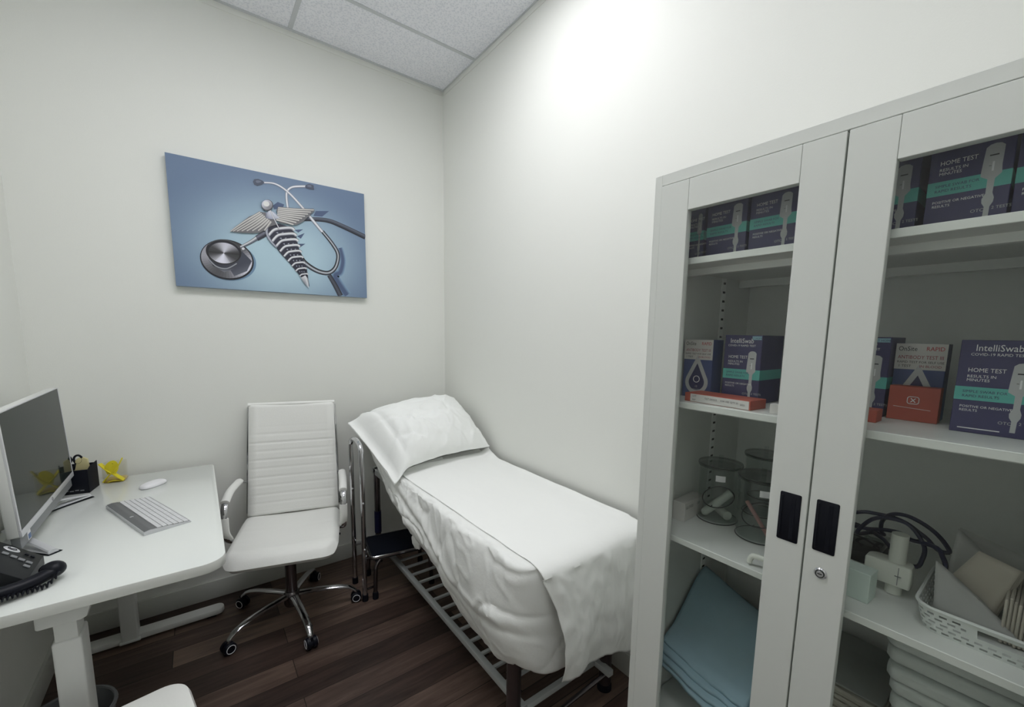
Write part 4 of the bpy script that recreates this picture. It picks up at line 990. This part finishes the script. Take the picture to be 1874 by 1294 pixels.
# third shelf, right -------------------------------------------------
cbl = [(-.2, -2.462, 1.065), (-.2, -2.48, 1.073), (-.2, -2.498, 1.076), (-.2, -2.521, 1.078), (-.2, -2.539, 1.077), (-.2, -2.556, 1.072), (-.2, -2.574, 1.061), (-.2, -2.589, 1.051), (-.2, -2.601, 1.038), (-.21, -2.613, 1.037), (-.21, -2.624, 1.041), (-.21, -2.616, 1.056), (-.21, -2.601, 1.072), (-.21, -2.584, 1.083), (-.21, -2.567, 1.09), (-.21, -2.551, 1.093), (-.21, -2.534, 1.09), (-.21, -2.521, 1.08), (-.2, -2.512, 1.06), (-.19, -2.511, 1.036), (-.18, -2.515, 1.026), (-.17, -2.505, 1.022), (-.18, -2.490, 1.021), (-.21, -2.478, 1.022), (-.223, -2.476, 1.030), (-.225, -2.485, 1.049), (-.228, -2.5, 1.07), (-.231, -2.517, 1.081), (-.234, -2.538, 1.086), (-.236, -2.558, 1.085), (-.239, -2.572, 1.076), (-.242, -2.585, 1.06), (-.245, -2.592, 1.044), (-.247, -2.591, 1.024), (-.25, -2.584, 1.004), (-.245, -2.556, 1.006), (-.2, -2.52, 1.021), (-.16, -2.475, 1.021), (-.160, -2.452, 1.024), (-.17, -2.452, 1.022), (-.182, -2.48, 1.028), (-.194, -2.506, 1.039), (-.205, -2.527, 1.048), (-.217, -2.548, 1.053), (-.229, -2.567, 1.05), (-.241, -2.584, 1.055), (-.253, -2.601, 1.059), (-.265, -2.614, 1.06), (-.276, -2.622, 1.051), (-.285, -2.628, 1.041), (-.29, -2.628, 1.03)]
cbo = thing('coiled_cable', 'dark navy cable coiled loosely on the third shelf behind the white device', 'cable', (-.21, -2.53, zs3)); MB().tube(cbl, .0042, 'cable', 8, smooth_n=4).build('cable', cbo)
cc = thing('storage_case', 'dark clear case under the navy cable on the third shelf', 'case', (-.20, -2.475, zs3)); MB().box((-.245, -2.522, zs3), (-.15, -2.445, zs3 + .026), 'softblack', .003).build('tray', cc); MB().box((-.247, -2.524, zs3 + .027), (-.148, -2.443, zs3 + .045), 'lid', .004).build('lid', cc)
pd = thing('probe_holder', 'ivory clamp holding an upright tube on the third shelf', 'medical device', (-.33, -2.566, zs3))
MB().tube([(-.33, -2.566, zs3 + .001), (-.33, -2.566, 1.091)], .0135, 'device', 24).build('tube', pd)
b = MB().prism(rrect(-.35, -2.592, -.31, -2.520, (.018, .004, .004, .018), 8), .045, 'device', T(0, 0, .990), .004); b.build('clamp', pd)
MB().box((-.3515, -2.5735, .995), (-.3500, -2.5725, 1.03), 'grey').box((-.3515, -2.578, 1.012), (-.3500, -2.568, 1.0132), 'grey').build('clamp_mark', pd)
bx = thing('small_carton', 'pale mint carton left of the ivory clamp on the third shelf', 'box', (-.40, -2.52, zs3), -4); MB().box((-.020, -.028, 0), (.02, .028, .058), 'mint', .001, 1).build('carton', bx, world=False)

# basket
bk = thing('plastic_basket', 'white slotted plastic basket of folded paper on the third shelf', 'basket', (-.33, -2.7145, zs3))
BW, BL, BH = .105, .104, .046
def bwall(u, v):
    k = lerp(.90, 1.0, v); P_ = rrect(-BW * k, -BL * k, BW * k, BL * k, .030 * k, 6); n = len(P_)
    # arc length parametrisation
    L = [0]
    for i in range(n): a, c = P_[i], P_[(i + 1) % n]; L.append(L[-1] + math.hypot(a[0] - c[0], a[1] - c[1]))
    s = (u % 1) * L[-1]
    for i in range(n):
        if s <= L[i + 1] + 1e-9:
            t = (s - L[i]) / max(1e-9, L[i + 1] - L[i]); a, c = P_[i], P_[(i + 1) % n]; return Vector((lerp(a[0], c[0], t), lerp(a[1], c[1], t), v * BH))
    return Vector((P_[0][0], P_[0][1], v * BH))
NB = 240
def bskip(i, j):
    row = j
    p = bwall((i + .5) / NB, (j + .5) / 12)
    if p.x < -BW * .8 and abs(p.y) < .040 and row >= 5: return abs(p.y) < .026 and 6 <= row <= 9
    if row in (1, 3, 5, 7, 9): return (i + (2 if row in (3, 7) else 0)) % 5 in (0, 1, 2)
    return False
MB().grid(bwall, NB, 12, 'basket', skip=bskip, wrap=True).build('wall', bk, world=False, solid=.0014, smooth=False)
MB().prism([(p[0] * .9, p[1] * .9) for p in rrect(-BW, -BL, BW, BL, .03, 6)], .0015, 'basket').build('base', bk, world=False)
MB().tube([Vector((x, y, BH)) for x, y in rrect(-BW, -BL, BW, BL, .03, 6)], .003, 'basket', 8, closed=True).build('rim', bk, world=False)
def packet(label, quad, th, m_, group='folded papers in the basket', name='folded_paper'):
    q = [Vector(p) for p in quad]; n = (q[1] - q[0]).cross(q[3] - q[0]).normalized(); c = sum(q, Vector()) / 4
    o = thing(name, label, 'paper', (c.x, c.y, min(p.z for p in q)), 0, group); b = MB()
    for k in range(4):
        off = n * (th * (k / 4)); jit = .0015 * k
        def fn(u, v, off=off, jit=jit): p = q[0].lerp(q[1], u).lerp(q[3].lerp(q[2], u), v); return p + off + n * (.004 * nz(u * 3, v * 3, jit * 900)) + Vector((0, jit, jit * .5))
        b.grid(fn, 8, 8, m_)
    return b.build('sheets', o, solid=.0012)
packet('grey folded paper leaning at the front left of the basket', [(-.375, -2.634, .986), (-.370, -2.735, .984), (-.352, -2.686, 1.022), (-.352, -2.626, 1.068)], .012, 'napkin2')
packet('grey folded paper standing at the back left of the basket', [(-.282, -2.632, .980), (-.275, -2.695, .980), (-.262, -2.690, 1.062), (-.262, -2.640, 1.110)], .012, 'napkin2')
packet('wide grey folded paper along the back of the basket', [(-.252, -2.640, .980), (-.252, -2.790, .980), (-.226, -2.785, 1.062), (-.222, -2.640, 1.100)], .012, 'napkin2')
packet('beige folded paper with a peaked corner in the middle of the basket', [(-.318, -2.645, 1.034), (-.336, -2.700, .986), (-.318, -2.726, 1.082), (-.305, -2.674, 1.092)], .010, 'napkin')
pn = thing('paper_towels', 'beige stack of folded paper towels at the right of the basket', 'paper towels', (-.36, -2.735, zs3 + .004)); b = MB()
for k in range(12): b.box((-.375 + .002 * (k % 3), -2.7085 - .005 * (k + 1), zs3 + .004), (-.25, -2.7085 - .005 * k - .0006, 1.050 + .003 * math.sin(k * 1.7)), 'napkin', .0015, 1)
b.build('folded_sheets', pn)

# fourth shelf, right
gs = thing('cloth_stack', 'grey cloth stack with beige cut edges behind the right door bottom', 'cloths', (-.2, -2.48, zs4)); b = MB()
z = zs4
for k in range(24):
    t_ = .0105; b.box((-.305 + .004 * math.sin(k * 2.1), -2.572 + .003 * math.sin(k * 1.3), z), (-.085, -2.40, z + t_ - .0012), 'edgepad', .002, 1); z += t_
b.build('cut_edges', gs)
MB().box((-.302, -2.572, z), (-.085, -2.40, z + .006), 'greypad', .003, 2).build('top_cloth', gs)
ORD = ['topmost', 'second', 'third', 'fourth', 'fifth', 'sixth', 'seventh', 'eighth', 'ninth', 'tenth', 'eleventh', 'twelfth', 'thirteenth', 'fourteenth', 'lowest']
for k in range(15):
    zz = zs4 + .0035 + .0315 * (14 - k)
    lab = ('topmost white folded towel of the stack under the basket shelf' if k == 0 else 'lowest white folded towel of the stack under the basket shelf' if k == 14 else ORD[k] + ' white folded towel from the top, under the basket shelf')
    def tw(u, v, zz=zz, k=k):
        a = 2 * PI * v; hx_ = .120 + .006 * nz(k * 3.3, 1); hz_ = .0152; cx = -.265 + .004 * math.sin(k * 2.4)
        y = lerp(-2.581 - .004 * nz(k * 2.7, 5) + .010 * math.sin(k * .42 + 2.2), -2.812, u)
        e = .88 + .12 * sst(0, .05, u) * sst(1, .95, u)
        x = cx + hx_ * math.copysign(abs(math.cos(a)) ** .14, math.cos(a)) * e; z = hz_ * math.copysign(abs(math.sin(a)) ** .55, math.sin(a))
        ends = .82 + .18 * math.sqrt(max(0, 1 - (1 - min(1, u / .07)) ** 2)) * math.sqrt(max(0, 1 - (1 - min(1, (1 - u) / .07)) ** 2)); sag = -.002 * math.sin(PI * u) * nz(1.9, u * 2)
        return Vector((x, y, zz + hz_ + z * ends + sag))
    b = MB().grid(tw, 30, 36, 'towel')
    bmesh.ops.remove_doubles(b.bm, verts=b.bm.verts, dist=1e-5); bmesh.ops.holes_fill(b.bm, edges=[e for e in b.bm.edges if e.is_boundary], sides=0)
    o = b.build('folded_towel', angle=60); tag(o, lab, 'towel', 'white folded towels behind the right door')

# ------------------------------------------------------------------ camera, view
cam = bpy.data.cameras.new('camera'); co = bpy.data.objects.new('camera', cam); COL.objects.link(co)
r_, u_, f_ = Vector((0.79175414, -0.6106087, 0.01680446)), Vector((0.06462672, 0.11109171, 0.99170662)), Vector((0.60741153, 0.78410181, -0.12741896))
co.matrix_world = Matrix(((r_.x, u_.x, -f_.x, -1.39931), (r_.y, u_.y, -f_.y, -2.72834), (r_.z, u_.z, -f_.z, 1.46868), (0, 0, 0, 1)))
cam.sensor_fit = 'HORIZONTAL'; cam.sensor_width = 36; cam.lens = 769.5014 / 1874 * 36; cam.clip_start = .02
cam.shift_x = (937 - 957.256) / 1874; cam.shift_y = (709.792 - 647) / 1874
S.camera = co
w = bpy.data.worlds.new('world'); S.world = w; w.use_nodes = True; w.node_tree.nodes['Background'].inputs[0].default_value = (.05, .05, .05, 1); w.node_tree.nodes['Background'].inputs[1].default_value = .2
vs = S.view_settings; vs.view_transform = 'Standard'; vs.look = 'None'; vs.gamma = 1; vs.use_curve_mapping = False; vs.exposure = 0.0
S.cycles.max_bounces = 12; S.cycles.diffuse_bounces = 8; S.cycles.transparent_max_bounces = 16
